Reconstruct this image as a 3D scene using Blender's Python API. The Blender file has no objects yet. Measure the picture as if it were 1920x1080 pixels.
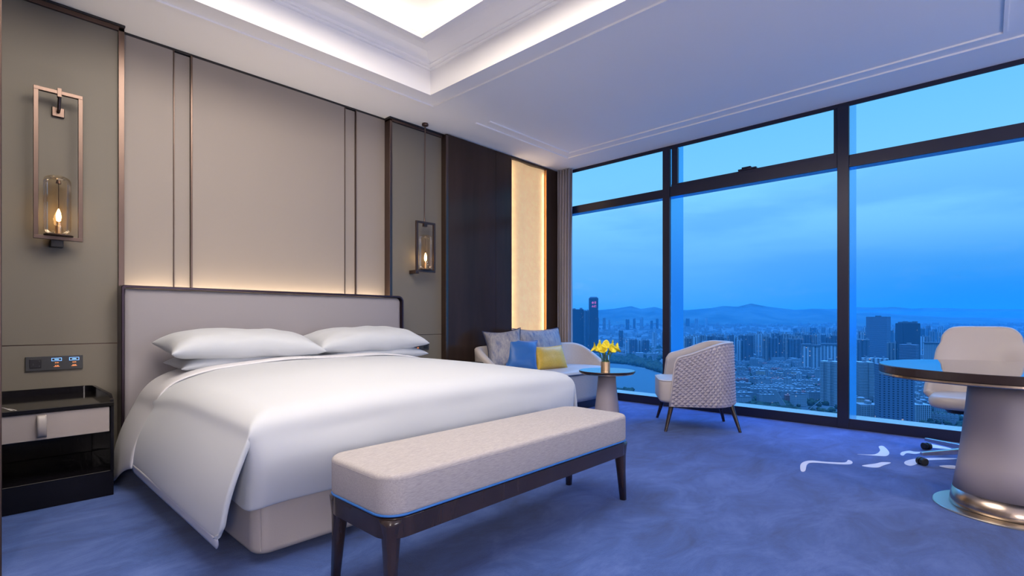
import bpy, bmesh, math, random
from mathutils import Vector, Matrix, noise
random.seed(7)
PI = math.pi
S = bpy.context.scene
COL = S.collection
R = math.radians

# ------------------------------------------------------------------ camera
F_PX, YAW, HOR, CH = 952.9, R(43.08), 598.9, 1.0
cam_d = bpy.data.cameras.new('camera'); cam = bpy.data.objects.new('camera', cam_d); COL.objects.link(cam)
cam_d.sensor_width = 36; cam_d.lens = F_PX / 1920 * 36
cam_d.shift_y = (HOR - 540) / 1920
cam_d.clip_start = 0.05; cam_d.clip_end = 40000
cam.location = (0, 0, CH); cam.rotation_euler = (PI / 2, 0, YAW - PI / 2)
S.camera = cam
CY, SY = math.cos(YAW), math.sin(YAW)
def ray(px, py=HOR):
    t = (px - 960) / F_PX
    return Vector((CY + SY * t, SY - CY * t, (HOR - py) / F_PX))
def at_depth(px, D):
    r = ray(px) * D
    return r.x, r.y

# ------------------------------------------------------------------ view
S.view_settings.view_transform = 'Standard'; S.view_settings.look = 'None'
S.view_settings.gamma = 1; S.view_settings.exposure = 0.0
S.view_settings.use_curve_mapping = False
S.cycles.max_bounces = 8; S.cycles.diffuse_bounces = 4; S.cycles.glossy_bounces = 4
S.cycles.transmission_bounces = 6; S.cycles.transparent_max_bounces = 12; S.cycles.volume_bounces = 1
S.cycles.sample_clamp_indirect = 6.0
S.cycles.caustics_reflective = False; S.cycles.caustics_refractive = False
S.cycles.use_denoising = True

# ------------------------------------------------------------------ world: dusk sky with cloud bands
W = bpy.data.worlds.new('dusk_sky'); S.world = W; W.use_nodes = True
nt = W.node_tree; nt.nodes.clear()
def N(tree, typ, **kw):
    n = tree.nodes.new(typ)
    for k, v in kw.items():
        if k.startswith('in_'):
            n.inputs[int(k[3:])].default_value = v
        else: setattr(n, k, v)
    return n
def L(tree, a, b): tree.links.new(a, b)
tc = N(nt, 'ShaderNodeTexCoord'); nrm = N(nt, 'ShaderNodeVectorMath', operation='NORMALIZE'); L(nt, tc.outputs['Generated'], nrm.inputs[0])
sep = N(nt, 'ShaderNodeSeparateXYZ'); L(nt, nrm.outputs[0], sep.inputs[0])
ramp = N(nt, 'ShaderNodeValToRGB'); L(nt, sep.outputs[2], ramp.inputs[0])
cr = ramp.color_ramp
def setramp(cr, stops):
    while len(cr.elements) > 1: cr.elements.remove(cr.elements[-1])
    cr.elements[0].position = stops[0][0]; cr.elements[0].color = (*stops[0][1], 1)
    for p, c in stops[1:]:
        e = cr.elements.new(p); e.color = (*c, 1)
setramp(cr, [(0.0, (.09, .39, .91)), (.045, (.10, .43, .95)), (.12, (.165, .53, 1.0)), (.20, (.24, .68, 1.06)), (.34, (.17, .60, 1.02)), (.44, (.26, .80, 1.7)), (.60, (.8, 2.6, 6.4)), (1.0, (1.2, 3.8, 9.5))])
# bands of darker and lighter cloud: noise stretched along the horizon (direction divided by height)
dv = N(nt, 'ShaderNodeVectorMath', operation='MULTIPLY'); dv.inputs[1].default_value = (1.6, 1.6, 9.0); L(nt, nrm.outputs[0], dv.inputs[0])
no1 = N(nt, 'ShaderNodeTexNoise'); no1.inputs['Scale'].default_value = 1.35; no1.inputs['Detail'].default_value = 5; no1.inputs['Roughness'].default_value = .55
L(nt, dv.outputs[0], no1.inputs['Vector'])
r1 = N(nt, 'ShaderNodeValToRGB'); setramp(r1.color_ramp, [(.44, (0, 0, 0)), (.60, (1, 1, 1))]); L(nt, no1.outputs[0], r1.inputs[0])
zm = N(nt, 'ShaderNodeValToRGB'); setramp(zm.color_ramp, [(.03, (0, 0, 0)), (.09, (1, 1, 1)), (.20, (1, 1, 1)), (.27, (0, 0, 0))]); L(nt, sep.outputs[2], zm.inputs[0])
mm = N(nt, 'ShaderNodeMath', operation='MULTIPLY'); L(nt, r1.outputs[0], mm.inputs[0]); L(nt, zm.outputs[0], mm.inputs[1])
mm2 = N(nt, 'ShaderNodeMath', operation='MULTIPLY'); mm2.inputs[1].default_value = .5; L(nt, mm.outputs[0], mm2.inputs[0])
mx = N(nt, 'ShaderNodeMixRGB'); mx.inputs[2].default_value = (.095, .40, .93, 1); L(nt, mm2.outputs[0], mx.inputs[0]); L(nt, ramp.outputs[0], mx.inputs[1])
dv2 = N(nt, 'ShaderNodeVectorMath', operation='MULTIPLY'); dv2.inputs[1].default_value = (9, 9, 26); L(nt, nrm.outputs[0], dv2.inputs[0])
no2 = N(nt, 'ShaderNodeTexNoise'); no2.inputs['Scale'].default_value = 1.5; no2.inputs['Detail'].default_value = 7; no2.inputs['Roughness'].default_value = .68
L(nt, dv2.outputs[0], no2.inputs['Vector'])
no3 = N(nt, 'ShaderNodeTexNoise'); no3.inputs['Scale'].default_value = .9; L(nt, dv.outputs[0], no3.inputs['Vector'])
r3 = N(nt, 'ShaderNodeValToRGB'); setramp(r3.color_ramp, [(.45, (0, 0, 0)), (.58, (1, 1, 1))]); L(nt, no3.outputs[0], r3.inputs[0])
r2 = N(nt, 'ShaderNodeValToRGB'); setramp(r2.color_ramp, [(.48, (0, 0, 0)), (.68, (1, 1, 1))]); L(nt, no2.outputs[0], r2.inputs[0])
m3 = N(nt, 'ShaderNodeMath', operation='MULTIPLY'); L(nt, r2.outputs[0], m3.inputs[0]); L(nt, r3.outputs[0], m3.inputs[1])
m4 = N(nt, 'ShaderNodeMath', operation='MULTIPLY'); L(nt, m3.outputs[0], m4.inputs[0]); L(nt, zm.outputs[0], m4.inputs[1])
m5 = N(nt, 'ShaderNodeMath', operation='MULTIPLY'); m5.inputs[1].default_value = .85; L(nt, m4.outputs[0], m5.inputs[0])
mx2 = N(nt, 'ShaderNodeMixRGB'); mx2.inputs[2].default_value = (.34, .62, .95, 1); L(nt, m5.outputs[0], mx2.inputs[0]); L(nt, mx.outputs[0], mx2.inputs[1])
azr = N(nt, 'ShaderNodeMapRange', interpolation_type='SMOOTHSTEP'); azr.inputs[1].default_value = .50; azr.inputs[2].default_value = .0; L(nt, sep.outputs[1], azr.inputs[0])
lor = N(nt, 'ShaderNodeMapRange', interpolation_type='SMOOTHSTEP'); lor.inputs[1].default_value = .16; lor.inputs[2].default_value = .02; L(nt, sep.outputs[2], lor.inputs[0])
azm = N(nt, 'ShaderNodeMath', operation='MULTIPLY'); L(nt, azr.outputs[0], azm.inputs[0]); L(nt, lor.outputs[0], azm.inputs[1])
mx3 = N(nt, 'ShaderNodeMixRGB'); mx3.inputs[2].default_value = (.02, .30, .86, 1); L(nt, azm.outputs[0], mx3.inputs[0]); L(nt, mx2.outputs[0], mx3.inputs[1])
bg = N(nt, 'ShaderNodeBackground'); bg.inputs[1].default_value = 1.0; L(nt, mx3.outputs[0], bg.inputs[0])
wo = N(nt, 'ShaderNodeOutputWorld'); L(nt, bg.outputs[0], wo.inputs[0])

# ------------------------------------------------------------------ ceiling light panel of the room, then two added fill lights without fixtures
def area(name, loc, rot, sx, sy, power, color, spread=PI):
    d = bpy.data.lights.new(name, 'AREA'); d.shape = 'RECTANGLE'; d.size = sx; d.size_y = sy; d.energy = power; d.color = color; d.spread = spread
    o = bpy.data.objects.new(name, d); COL.objects.link(o); o.location = loc; o.rotation_euler = rot
    return o
def spot(name, loc, target, power, color, angle=70, blend=.9, size=.05):
    d = bpy.data.lights.new(name, 'SPOT'); d.energy = power; d.color = color; d.spot_size = R(angle); d.spot_blend = blend; d.shadow_soft_size = size
    o = bpy.data.objects.new(name, d); COL.objects.link(o); o.location = loc
    o.rotation_euler = (Vector(target) - Vector(loc)).to_track_quat('-Z', 'Y').to_euler()
    return o
WARM, WARM2 = (1.0, .80, .60), (1.0, .72, .46)
ZC = 2.99                                     # ceiling
RX0, RX1, RY0, RY1 = -.6, 2.80, .15, 3.61     # recess in the ceiling
LX, LY = (RX0 + RX1) / 2, (RY0 + RY1) / 2
area('ceiling_panel_light', (LX, LY, 3.375), (0, 0, 0), 2.1, 2.2, 102, (1.0, .88, .76))
d_ = bpy.data.lights.new('rear_fill_light', 'POINT'); d_.energy = 205; d_.color = (1.0, .90, .88); d_.shadow_soft_size = .35  # added fill behind the camera, no fixture; lifts ceiling and walls
o_ = bpy.data.objects.new('rear_fill_light', d_); COL.objects.link(o_); o_.location = (-1.0, -1.5, 1.35)
d_ = bpy.data.lights.new('rear_side_fill_light', 'POINT'); d_.energy = 120; d_.color = (.88, .87, 1.0); d_.shadow_soft_size = .35  # second added fill, unseen; brightens the ceiling toward the window
o_ = bpy.data.objects.new('rear_side_fill_light', d_); COL.objects.link(o_); o_.location = (2.9, -2.7, 1.25)
COVE_Z = 3.30

# ------------------------------------------------------------------ materials
MATS = {}
def base_mat(name):
    m = bpy.data.materials.new(name); m.use_nodes = True
    b = m.node_tree.nodes['Principled BSDF']
    MATS[name] = m
    return m, m.node_tree, b
def mat(name, color, rough=.5, metal=0.0, bump=0.0, bscale=200.0, var=0.0, vscale=8.0, coat=0.0, spec=.5, stretch=(1, 1, 1), sheen=0.0, detail=3):
    m, t, b = base_mat(name)
    b.inputs['Base Color'].default_value = (*color, 1); b.inputs['Roughness'].default_value = rough
    b.inputs['Metallic'].default_value = metal; b.inputs['Coat Weight'].default_value = coat; b.inputs['Coat Roughness'].default_value = .03
    b.inputs['Specular IOR Level'].default_value = spec; b.inputs['Sheen Weight'].default_value = sheen
    if bump or var:
        c = N(t, 'ShaderNodeTexCoord'); mp = N(t, 'ShaderNodeMapping'); mp.inputs['Scale'].default_value = stretch
        L(t, c.outputs['Object'], mp.inputs[0])
    if bump:
        n = N(t, 'ShaderNodeTexNoise'); n.inputs['Scale'].default_value = bscale; n.inputs['Detail'].default_value = detail
        L(t, mp.outputs[0], n.inputs['Vector'])
        bp = N(t, 'ShaderNodeBump'); bp.inputs['Strength'].default_value = bump; bp.inputs['Distance'].default_value = .01
        L(t, n.outputs[0], bp.inputs['Height']); L(t, bp.outputs[0], b.inputs['Normal'])
    if var:
        n = N(t, 'ShaderNodeTexNoise'); n.inputs['Scale'].default_value = vscale; n.inputs['Detail'].default_value = 5; n.inputs['Roughness'].default_value = .6
        L(t, mp.outputs[0], n.inputs['Vector'])
        r = N(t, 'ShaderNodeValToRGB')
        setramp(r.color_ramp, [(.3, tuple(max(0, x * (1 - var)) for x in color)), (.7, tuple(min(1, x * (1 + var)) for x in color))])
        L(t, n.outputs[0], r.inputs[0]); L(t, r.outputs[0], b.inputs['Base Color'])
    return m
def emis(name, color, strength):
    m, t, b = base_mat(name)
    b.inputs['Base Color'].default_value = (*color, 1); b.inputs['Emission Color'].default_value = (*color, 1); b.inputs['Emission Strength'].default_value = strength
    return m
def thin_glass(name, tint=(1, 1, 1), refl=.10, rough=.0):
    m, t, b = base_mat(name); t.nodes.remove(b)
    tr = N(t, 'ShaderNodeBsdfTransparent'); tr.inputs[0].default_value = (*tint, 1)
    gl = N(t, 'ShaderNodeBsdfGlossy'); gl.inputs['Roughness'].default_value = rough; gl.inputs[0].default_value = (1, 1, 1, 1)
    fr = N(t, 'ShaderNodeFresnel'); fr.inputs[0].default_value = 1.45
    ml = N(t, 'ShaderNodeMath', operation='MULTIPLY'); ml.inputs[1].default_value = refl; ml.use_clamp = True; L(t, fr.outputs[0], ml.inputs[0])
    mi = N(t, 'ShaderNodeMixShader'); L(t, ml.outputs[0], mi.inputs[0]); L(t, tr.outputs[0], mi.inputs[1]); L(t, gl.outputs[0], mi.inputs[2])
    L(t, mi.outputs[0], t.nodes['Material Output'].inputs[0])
    return m

M_ceil = mat('ceiling_paint', (.92, .91, .91), .8)
M_cream = mat('cream_wall_leather', (.30, .26, .232), .55, bump=.05, bscale=300)
M_olive = mat('olive_wall_fabric', (.175, .157, .126), .6, bump=.06, bscale=350)
M_bronze = mat('brushed_bronze', (.165, .118, .10), .33, 1.0)
M_bronze_d = mat('dark_bronze', (.10, .065, .055), .35, .8)
M_dark = mat('dark_glossy_wood', (.042, .027, .022), .2, spec=.22, var=.25, vscale=3, stretch=(1, 1, .15))
M_black = mat('black_lacquer', (.006, .0055, .008), .15, spec=.25)
M_blackm = mat('black_satin', (.012, .011, .014), .35)
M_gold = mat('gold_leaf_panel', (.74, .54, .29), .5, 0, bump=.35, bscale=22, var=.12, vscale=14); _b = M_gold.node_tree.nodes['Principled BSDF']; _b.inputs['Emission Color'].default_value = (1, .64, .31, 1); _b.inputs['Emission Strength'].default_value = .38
M_white = mat('white_cotton', (.54, .57, .615), .85, bump=.03, bscale=420, sheen=.2)
M_white2 = mat('white_percale', (.68, .68, .72), .8, bump=.12, bscale=9, detail=2)
M_headb = mat('taupe_headboard_fabric', (.295, .275, .295), .75, bump=.06, bscale=500)
M_bedbase = mat('beige_leather', (.40, .365, .35), .42, bump=.05, bscale=160)
M_leather = mat('beige_chair_leather', (.50, .44, .395), .42, bump=.04, bscale=200)
M_leather2 = mat('pearl_leather', (.52, .475, .47), .42, bump=.04, bscale=200)
M_quilt = mat('mauve_quilted_leather', (.43, .40, .45), .38, bump=.03, bscale=200)
M_sofa = mat('sofa_beige_fabric', (.50, .455, .43), .8, bump=.12, bscale=600, var=.06, vscale=90)
M_sofa_o = mat('sofa_grey_leather', (.35, .33, .40), .5)
M_navy = mat('navy_piping', (.02, .03, .09), .6)
M_bluep = mat('blue_piping', (.03, .16, .50), .5)
M_blue_c = mat('blue_silk', (.018, .13, .42), .42, bump=.25, bscale=26, sheen=.3, stretch=(1, 1, 3))
M_yel_c = mat('mustard_silk', (.62, .40, .035), .42, bump=.2, bscale=90, var=.10, vscale=60, sheen=.3)
M_leg = mat('dark_stained_wood', (.030, .018, .016), .22, coat=.3, var=.3, vscale=6, stretch=(4, 4, .4))
M_tblack = mat('black_glass_top', (.016, .010, .010), .03, coat=1.0); M_tblack.node_tree.nodes['Principled BSDF'].inputs['Coat IOR'].default_value = 4.5
M_tedge = mat('dark_brown_table_edge', (.028, .018, .018), .22, spec=.35)
M_nstop = mat('black_stone_top', (.008, .007, .007), .08, spec=.14)
M_brushed = mat('brushed_steel', (.42, .34, .29), .25, 1.0)
M_disc = mat('satin_steel', (.55, .50, .42), .3, 1.0)
M_brass = mat('brass', (.80, .55, .33), .38, .9)
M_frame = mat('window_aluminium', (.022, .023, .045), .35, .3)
M_frame_o = mat('mullion_fin', (.16, .55, .92), .22, .85)  # blue base colour carries the sky reflected on the frame sides
M_sill = mat('pale_sill', (.55, .60, .65), .12, .7)
M_glass = thin_glass('window_glass', (.97, .985, 1), .008)
M_amber = thin_glass('smoked_amber_glass', (.96, .90, .80), .6)
M_clear = thin_glass('clear_glass', (.95, .97, .99), .3)
M_bulb = emis('lamp_bulb_glow', (1.0, .62, .25), 26)
M_strip = emis('warm_strip_glow', (1.0, .78, .5), 6)
M_diff = emis('ceiling_diffuser', (1.0, .88, .72), 1.5)
M_plate = mat('grey_control_plate', (.04, .042, .046), .35)
M_btn_b = emis('blue_button_glow', (.25, .55, 1.0), 1.1)
M_btn_o = emis('orange_button_glow', (1.0, .33, .12), .9)
M_marble = mat('white_marble_vein', (.7, .68, .66), .2)
M_curtain = mat('taupe_curtain', (.27, .245, .275), .75, bump=.08, bscale=300, sheen=.3)
M_stem = mat('green_stem', (.10, .25, .04), .5)
M_lily = mat('yellow_petal', (.95, .82, .06), .5)
M_rubber = mat('black_rubber', (.01, .01, .01), .5)
M_strap = mat('grey_leather_strap', (.36, .33, .32), .38)

def linen():
    m, t, b = base_mat('grey_linen_weave')
    c = N(t, 'ShaderNodeTexCoord'); cols = []
    for k, (st, sc) in enumerate((((1.2, 14, 14), 26), ((14, 1.2, 14), 26), ((1.2, 14, 40), 60))):
        mp = N(t, 'ShaderNodeMapping'); mp.inputs['Scale'].default_value = st; L(t, c.outputs['Object'], mp.inputs[0])
        n = N(t, 'ShaderNodeTexNoise'); n.inputs['Scale'].default_value = sc; n.inputs['Detail'].default_value = 3; L(t, mp.outputs[0], n.inputs['Vector']); cols.append(n)
    a = N(t, 'ShaderNodeMath', operation='ADD'); L(t, cols[0].outputs[0], a.inputs[0]); L(t, cols[2].outputs[0], a.inputs[1])
    h = N(t, 'ShaderNodeMath', operation='MULTIPLY'); h.inputs[1].default_value = .5; L(t, a.outputs[0], h.inputs[0])
    r = N(t, 'ShaderNodeValToRGB'); setramp(r.color_ramp, [(.34, (.29, .272, .285)), (.66, (.48, .45, .455))]); L(t, h.outputs[0], r.inputs[0]); L(t, r.outputs[0], b.inputs['Base Color'])
    bp = N(t, 'ShaderNodeBump'); bp.inputs['Strength'].default_value = .10; bp.inputs['Distance'].default_value = .004; L(t, h.outputs[0], bp.inputs['Height']); L(t, bp.outputs[0], b.inputs['Normal'])
    b.inputs['Roughness'].default_value = .85
    return m
M_linen = linen()
def jacquard():
    m, t, b = base_mat('grey_blue_jacquard')
    c = N(t, 'ShaderNodeTexCoord'); mp = N(t, 'ShaderNodeMapping'); mp.inputs['Scale'].default_value = (2.6, 1, 3); L(t, c.outputs['Object'], mp.inputs[0])
    n = N(t, 'ShaderNodeTexNoise'); n.inputs['Scale'].default_value = 11; n.inputs['Detail'].default_value = 8; n.inputs['Roughness'].default_value = .7; n.inputs['Distortion'].default_value = .25; L(t, mp.outputs[0], n.inputs['Vector'])
    r = N(t, 'ShaderNodeValToRGB'); setramp(r.color_ramp, [(.36, (.12, .15, .27)), (.46, (.24, .245, .30)), (.66, (.38, .37, .39))]); L(t, n.outputs[0], r.inputs[0]); L(t, r.outputs[0], b.inputs['Base Color'])
    bp = N(t, 'ShaderNodeBump'); bp.inputs['Strength'].default_value = .3; bp.inputs['Distance'].default_value = .01; L(t, n.outputs[0], bp.inputs['Height']); L(t, bp.outputs[0], b.inputs['Normal'])
    b.inputs['Roughness'].default_value = .6
    return m
M_jac = jacquard()
def carpet():
    m, t, b = base_mat('mottled_blue_carpet')
    c = N(t, 'ShaderNodeTexCoord'); mp = N(t, 'ShaderNodeMapping'); mp.inputs['Scale'].default_value = (1, 1.8, 1); mp.inputs['Rotation'].default_value = (0, 0, .6); L(t, c.outputs['Object'], mp.inputs[0])
    n = N(t, 'ShaderNodeTexNoise'); n.inputs['Scale'].default_value = 2.2; n.inputs['Detail'].default_value = 10; n.inputs['Roughness'].default_value = .72; n.inputs['Distortion'].default_value = .6; L(t, mp.outputs[0], n.inputs['Vector'])
    r = N(t, 'ShaderNodeValToRGB'); setramp(r.color_ramp, [(.30, (.008, .034, .150)), (.50, (.022, .070, .27)), (.74, (.075, .14, .41))]); L(t, n.outputs[0], r.inputs[0]); L(t, r.outputs[0], b.inputs['Base Color'])
    n2 = N(t, 'ShaderNodeTexNoise'); n2.inputs['Scale'].default_value = 240; L(t, c.outputs['Object'], n2.inputs['Vector'])
    bp = N(t, 'ShaderNodeBump'); bp.inputs['Strength'].default_value = .35; bp.inputs['Distance'].default_value = .01; L(t, n2.outputs[0], bp.inputs['Height']); L(t, bp.outputs[0], b.inputs['Normal'])
    b.inputs['Roughness'].default_value = .95; b.inputs['Sheen Weight'].default_value = .15
    return m
M_carpet = carpet()
M_swirl = mat('pale_carpet_swirl', (.72, .68, .74), .95, bump=.3, bscale=240)

# ------------------------------------------------------------------ mesh helpers
class MB:
    def __init__(s): s.v = []; s.f = []; s.m = []
    def add(s, vs, fs, mi=0):
        o = len(s.v); s.v += [tuple(v) for v in vs]; s.f += [tuple(i + o for i in f) for f in fs]; s.m += [mi] * len(fs); return s
    def box(s, x0, x1, y0, y1, z0, z1, mi=0):
        v = [(x, y, z) for z in (z0, z1) for y in (y0, y1) for x in (x0, x1)]
        return s.add(v, [(0, 2, 3, 1), (4, 5, 7, 6), (0, 1, 5, 4), (2, 6, 7, 3), (0, 4, 6, 2), (1, 3, 7, 5)], mi)
    def rings(s, rs, cap0=True, cap1=True, mi=0, closed=True):
        n = len(rs[0]); vs = [p for r in rs for p in r]; fs = []
        for i in range(len(rs) - 1):
            for j in range(n if closed else n - 1):
                k = (j + 1) % n
                fs.append((i * n + j, i * n + k, (i + 1) * n + k, (i + 1) * n + j))
        if cap0: fs.append(tuple(reversed(range(n))))
        if cap1: fs.append(tuple((len(rs) - 1) * n + j for j in range(n)))
        return s.add(vs, fs, mi)
    def lathe(s, prof, n=48, c=(0, 0, 0), cap0=True, cap1=True, mi=0):
        return s.rings([[(c[0] + r * math.cos(2 * PI * j / n), c[1] + r * math.sin(2 * PI * j / n), c[2] + z) for j in range(n)] for r, z in prof], cap0, cap1, mi)
    def tube(s, pts, rad, n=8, mi=0, closed=False, caps=True):
        pts = [Vector(p) for p in pts]; rs = []; m = len(pts)
        up = Vector((0, 0, 1)); prev = None
        for i, p in enumerate(pts):
            a = pts[(i - 1) % m] if closed or i > 0 else p; b = pts[(i + 1) % m] if closed or i < m - 1 else p
            t = (b - a).normalized()
            if prev is None:
                u = up if abs(t.dot(up)) < .95 else Vector((1, 0, 0)); x = t.cross(u).normalized()
            else: x = (prev - t * prev.dot(t)).normalized()
            prev = x; y = t.cross(x); r = rad[i] if isinstance(rad, (list, tuple)) else rad
            rs.append([p + (x * math.cos(2 * PI * j / n) + y * math.sin(2 * PI * j / n)) * r for j in range(n)])
        if closed: rs.append(rs[0])
        return s.rings(rs, caps and not closed, caps and not closed, mi)
    def grid(s, fn, nu, nv, mi=0, wrap=False):
        vs = [fn(i / nu, j / nv) for j in range(nv + 1) for i in range(nu + 1)]
        fs = [(j * (nu + 1) + i, j * (nu + 1) + i + 1, (j + 1) * (nu + 1) + i + 1, (j + 1) * (nu + 1) + i) for j in range(nv) for i in range(nu)]
        return s.add(vs, fs, mi)
    def build(s, name, mats, parent=None, smooth=False, bevel=0, seg=2, merge=True, sub=0, solid=0, recalc=True, solid_off=-1, loc=None, rot=None):
        me = bpy.data.meshes.new(name); me.from_pydata(s.v, [], s.f)
        if not isinstance(mats, (list, tuple)): mats = [mats]
        for m in mats: me.materials.append(m)
        for p, i in zip(me.polygons, s.m): p.material_index = i
        b = bmesh.new(); b.from_mesh(me)
        if merge: bmesh.ops.remove_doubles(b, verts=b.verts, dist=1e-5)
        if recalc: bmesh.ops.recalc_face_normals(b, faces=b.faces)
        for f in b.faces: f.smooth = smooth
        b.to_mesh(me); b.free()
        o = bpy.data.objects.new(name, me); COL.objects.link(o)
        if loc is not None: o.location = loc
        if rot is not None: o.rotation_euler = rot
        if solid:
            md = o.modifiers.new('thickness', 'SOLIDIFY'); md.thickness = solid; md.offset = solid_off
        if bevel:
            md = o.modifiers.new('edge', 'BEVEL'); md.width = bevel; md.segments = seg; md.limit_method = 'ANGLE'; md.angle_limit = R(35)
            for f in me.polygons: f.use_smooth = True
            md.harden_normals = True
        if sub:
            md = o.modifiers.new('smooth', 'SUBSURF'); md.levels = sub; md.render_levels = sub
        if parent: o.parent = parent
        return o
def tag(o, label=None, cat=None, group=None, kind=None):
    if label: o['label'] = label
    if cat: o['category'] = cat
    if group: o['group'] = group
    if kind: o['kind'] = kind
    return o
def empty(name, loc=(0, 0, 0), rz=0, label=None, cat=None, group=None):
    o = bpy.data.objects.new(name, None); COL.objects.link(o); o.location = loc; o.rotation_euler = (0, 0, rz); o.empty_display_size = .1
    return tag(o, label, cat, group)
def copy_tree(o, parent=None):
    c = o.copy(); COL.objects.link(c)
    if parent: c.parent = parent
    for ch in list(o.children): copy_tree(ch, c)
    return c
def struct(o): o['kind'] = 'structure'; return o
def rrect(w, d, r, n=6, cx=0, cy=0, z=0):
    pts = []
    for sx, sy, a0 in ((1, 1, 0), (-1, 1, PI / 2), (-1, -1, PI), (1, -1, 3 * PI / 2)):
        for k in range(n + 1):
            a = a0 + PI / 2 * k / n
            pts.append((cx + sx * (w / 2 - r) + r * math.cos(a), cy + sy * (d / 2 - r) + r * math.sin(a), z))
    return pts
def rounded_slab(mb, w, d, r, z0, z1, e, cx=0, cy=0, n=6, top_puff=0.0, mi=0):
    """soft block: rounded in plan and along the top and bottom edges"""
    rs = []
    for k in range(5):
        a = PI / 2 * k / 4
        rs.append(rrect(w - 2 * e * (1 - math.sin(a)), d - 2 * e * (1 - math.sin(a)), max(r - e * (1 - math.sin(a)), .004), n, cx, cy, z0 + e * (1 - math.cos(a))))
    for k in range(5):
        a = PI / 2 * k / 4
        rs.append(rrect(w - 2 * e * (1 - math.cos(a)), d - 2 * e * (1 - math.cos(a)), max(r - e * (1 - math.cos(a)), .004), n, cx, cy, z1 - e * (1 - math.sin(a))))
    if top_puff:
        base = rs[-1]
        for k, q in enumerate((.9, .7, .4, .1)):
            rs.append([(cx + (p[0] - cx) * q, cy + (p[1] - cy) * q, z1 + top_puff * (1 - q * q)) for p in base])
    return mb.rings(rs, mi=mi)
def smooth01(t): t = max(0, min(1, t)); return t * t * (3 - 2 * t)
def lerp(a, b, t): return a + (b - a) * t
def interp(tab, x):
    if x <= tab[0][0]: return tab[0][1]
    for (a, b), (c, d) in zip(tab, tab[1:]):
        if x <= c: return b + (d - b) * (x - a) / (c - a)
    return tab[-1][1]

# ================================================================== ROOM SHELL
XW = 5.49            # inner face of the window frames
YC, YS, YD = 4.36, 4.29, 4.215
# floor with the woven swirls laid in its surface
fl = MB(); fl.box(-2.6, 5.62, -3.4, 4.6, -.12, 0, 0)
def swirl(pts):
    n = len(pts); P = []
    for i in range(n):                                   # closed Catmull-Rom outline
        p0, p1, p2, p3 = (Vector((*pts[(i + k) % n], 0)) for k in (-1, 0, 1, 2))
        for q in range(5):
            t = q / 5
            P.append(.5 * ((2 * p1) + (p2 - p0) * t + (2 * p0 - 5 * p1 + 4 * p2 - p3) * t * t + (3 * p1 - p0 - 3 * p2 + p3) * t ** 3))
    fl.add([(p.x, p.y, .0015) for p in P], [tuple(range(len(P)))], 1)
for P in ([(3.747, .897), (3.902, .937), (4.003, .939), (4.074, .909), (4.109, .826), (4.179, .729), (4.27, .722), (4.235, .691), (4.155, .689), (4.097, .75), (4.026, .883), (3.947, .905), (3.765, .877)],
          [(4.499, .707), (4.574, .613), (4.733, .596), (4.886, .623), (4.922, .596), (4.737, .54), (4.6, .535), (4.551, .573)],
          [(4.174, .625), (4.288, .568), (4.368, .536), (4.39, .49), (4.275, .518), (4.186, .54), (4.155, .591)],
          [(4.707, .47), (4.803, .469), (4.886, .433), (4.88, .40), (4.91, .354), (4.80, .389), (4.784, .438), (4.68, .45)],
          [(4.427, .419), (4.535, .415), (4.687, .345), (4.844, .178), (4.802, .176), (4.618, .327), (4.491, .351), (4.389, .382)],
          [(5.23, .381), (5.274, .335), (5.181, .197), (5.123, .325)],
          [(4.52, .24), (4.601, .169), (4.55, .13), (4.49, .18)],
          [(5.05, -.25), (5.2, -.32), (5.22, -.6), (5.1, -.5)]):
    swirl(P)
struct(fl.build('floor', [M_carpet, M_swirl], merge=False))

# ceiling as stepped levels: flat, shallow grooves, the recess opening
def breaks(*v): return sorted(set(v))
G = .02
xs = breaks(-2.6, RX0 - .175, RX0 - .155, RX0, RX1, RX1 + .155, RX1 + .175, 3.50, 3.57, 4.885, 4.905, 5.032, 5.052, 5.55)
ys = breaks(-3.4, -.49, -.47, -.10, -.08, RY0 - .175, RY0 - .155, RY0, RY1, 3.636, 3.656, 3.765, 3.785, 4.6)
def clevel(x, y):
    if RX0 < x < RX1 and RY0 < y < RY1: return None
    gx0, gx1, gy0, gy1 = RX0 - .155, RX1 + .155, RY0 - .155, RY1 + .155
    o = gx0 - G < x < gx1 + G and gy0 - G < y < gy1 + G
    i = gx0 < x < gx1 and gy0 < y < gy1
    if o and not i: return ZC - .014
    if 5.032 < x < 5.052 and y < 3.785 and y > -.49: return ZC - .013
    if 3.765 < y < 3.785 and 3.50 < x < 5.052: return ZC - .013
    if 4.885 < x < 4.905 and -.10 < y < 3.656: return ZC - .013
    if 3.636 < y < 3.656 and 3.57 < x < 4.905: return ZC - .013
    if -.10 < y < -.08 and 3.50 < x < 4.905: return ZC - .013
    return ZC
ce = MB()
nx, ny = len(xs) - 1, len(ys) - 1
lv = [[clevel((xs[i] + xs[i + 1]) / 2, (ys[j] + ys[j + 1]) / 2) for j in range(ny)] for i in range(nx)]
for i in range(nx):
    for j in range(ny):
        z = lv[i][j]
        if z is None: continue
        a, b, c, d = xs[i], xs[i + 1], ys[j], ys[j + 1]
        ce.add([(a, c, z), (a, d, z), (b, d, z), (b, c, z)], [(0, 1, 2, 3)])
        for (ii, jj, p, q) in ((i + 1, j, (b, c), (b, d)), (i, j + 1, (b, d), (a, d)), (i - 1, j, (a, d), (a, c)), (i, j - 1, (a, c), (b, c))):
            if 0 <= ii < nx and 0 <= jj < ny:
                z2 = lv[ii][jj]
                z2 = 3.20 if z2 is None else z2
                if z2 > z + 1e-6: ce.add([(*p, z), (*q, z), (*q, z2), (*p, z2)], [(0, 1, 2, 3)])
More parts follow.
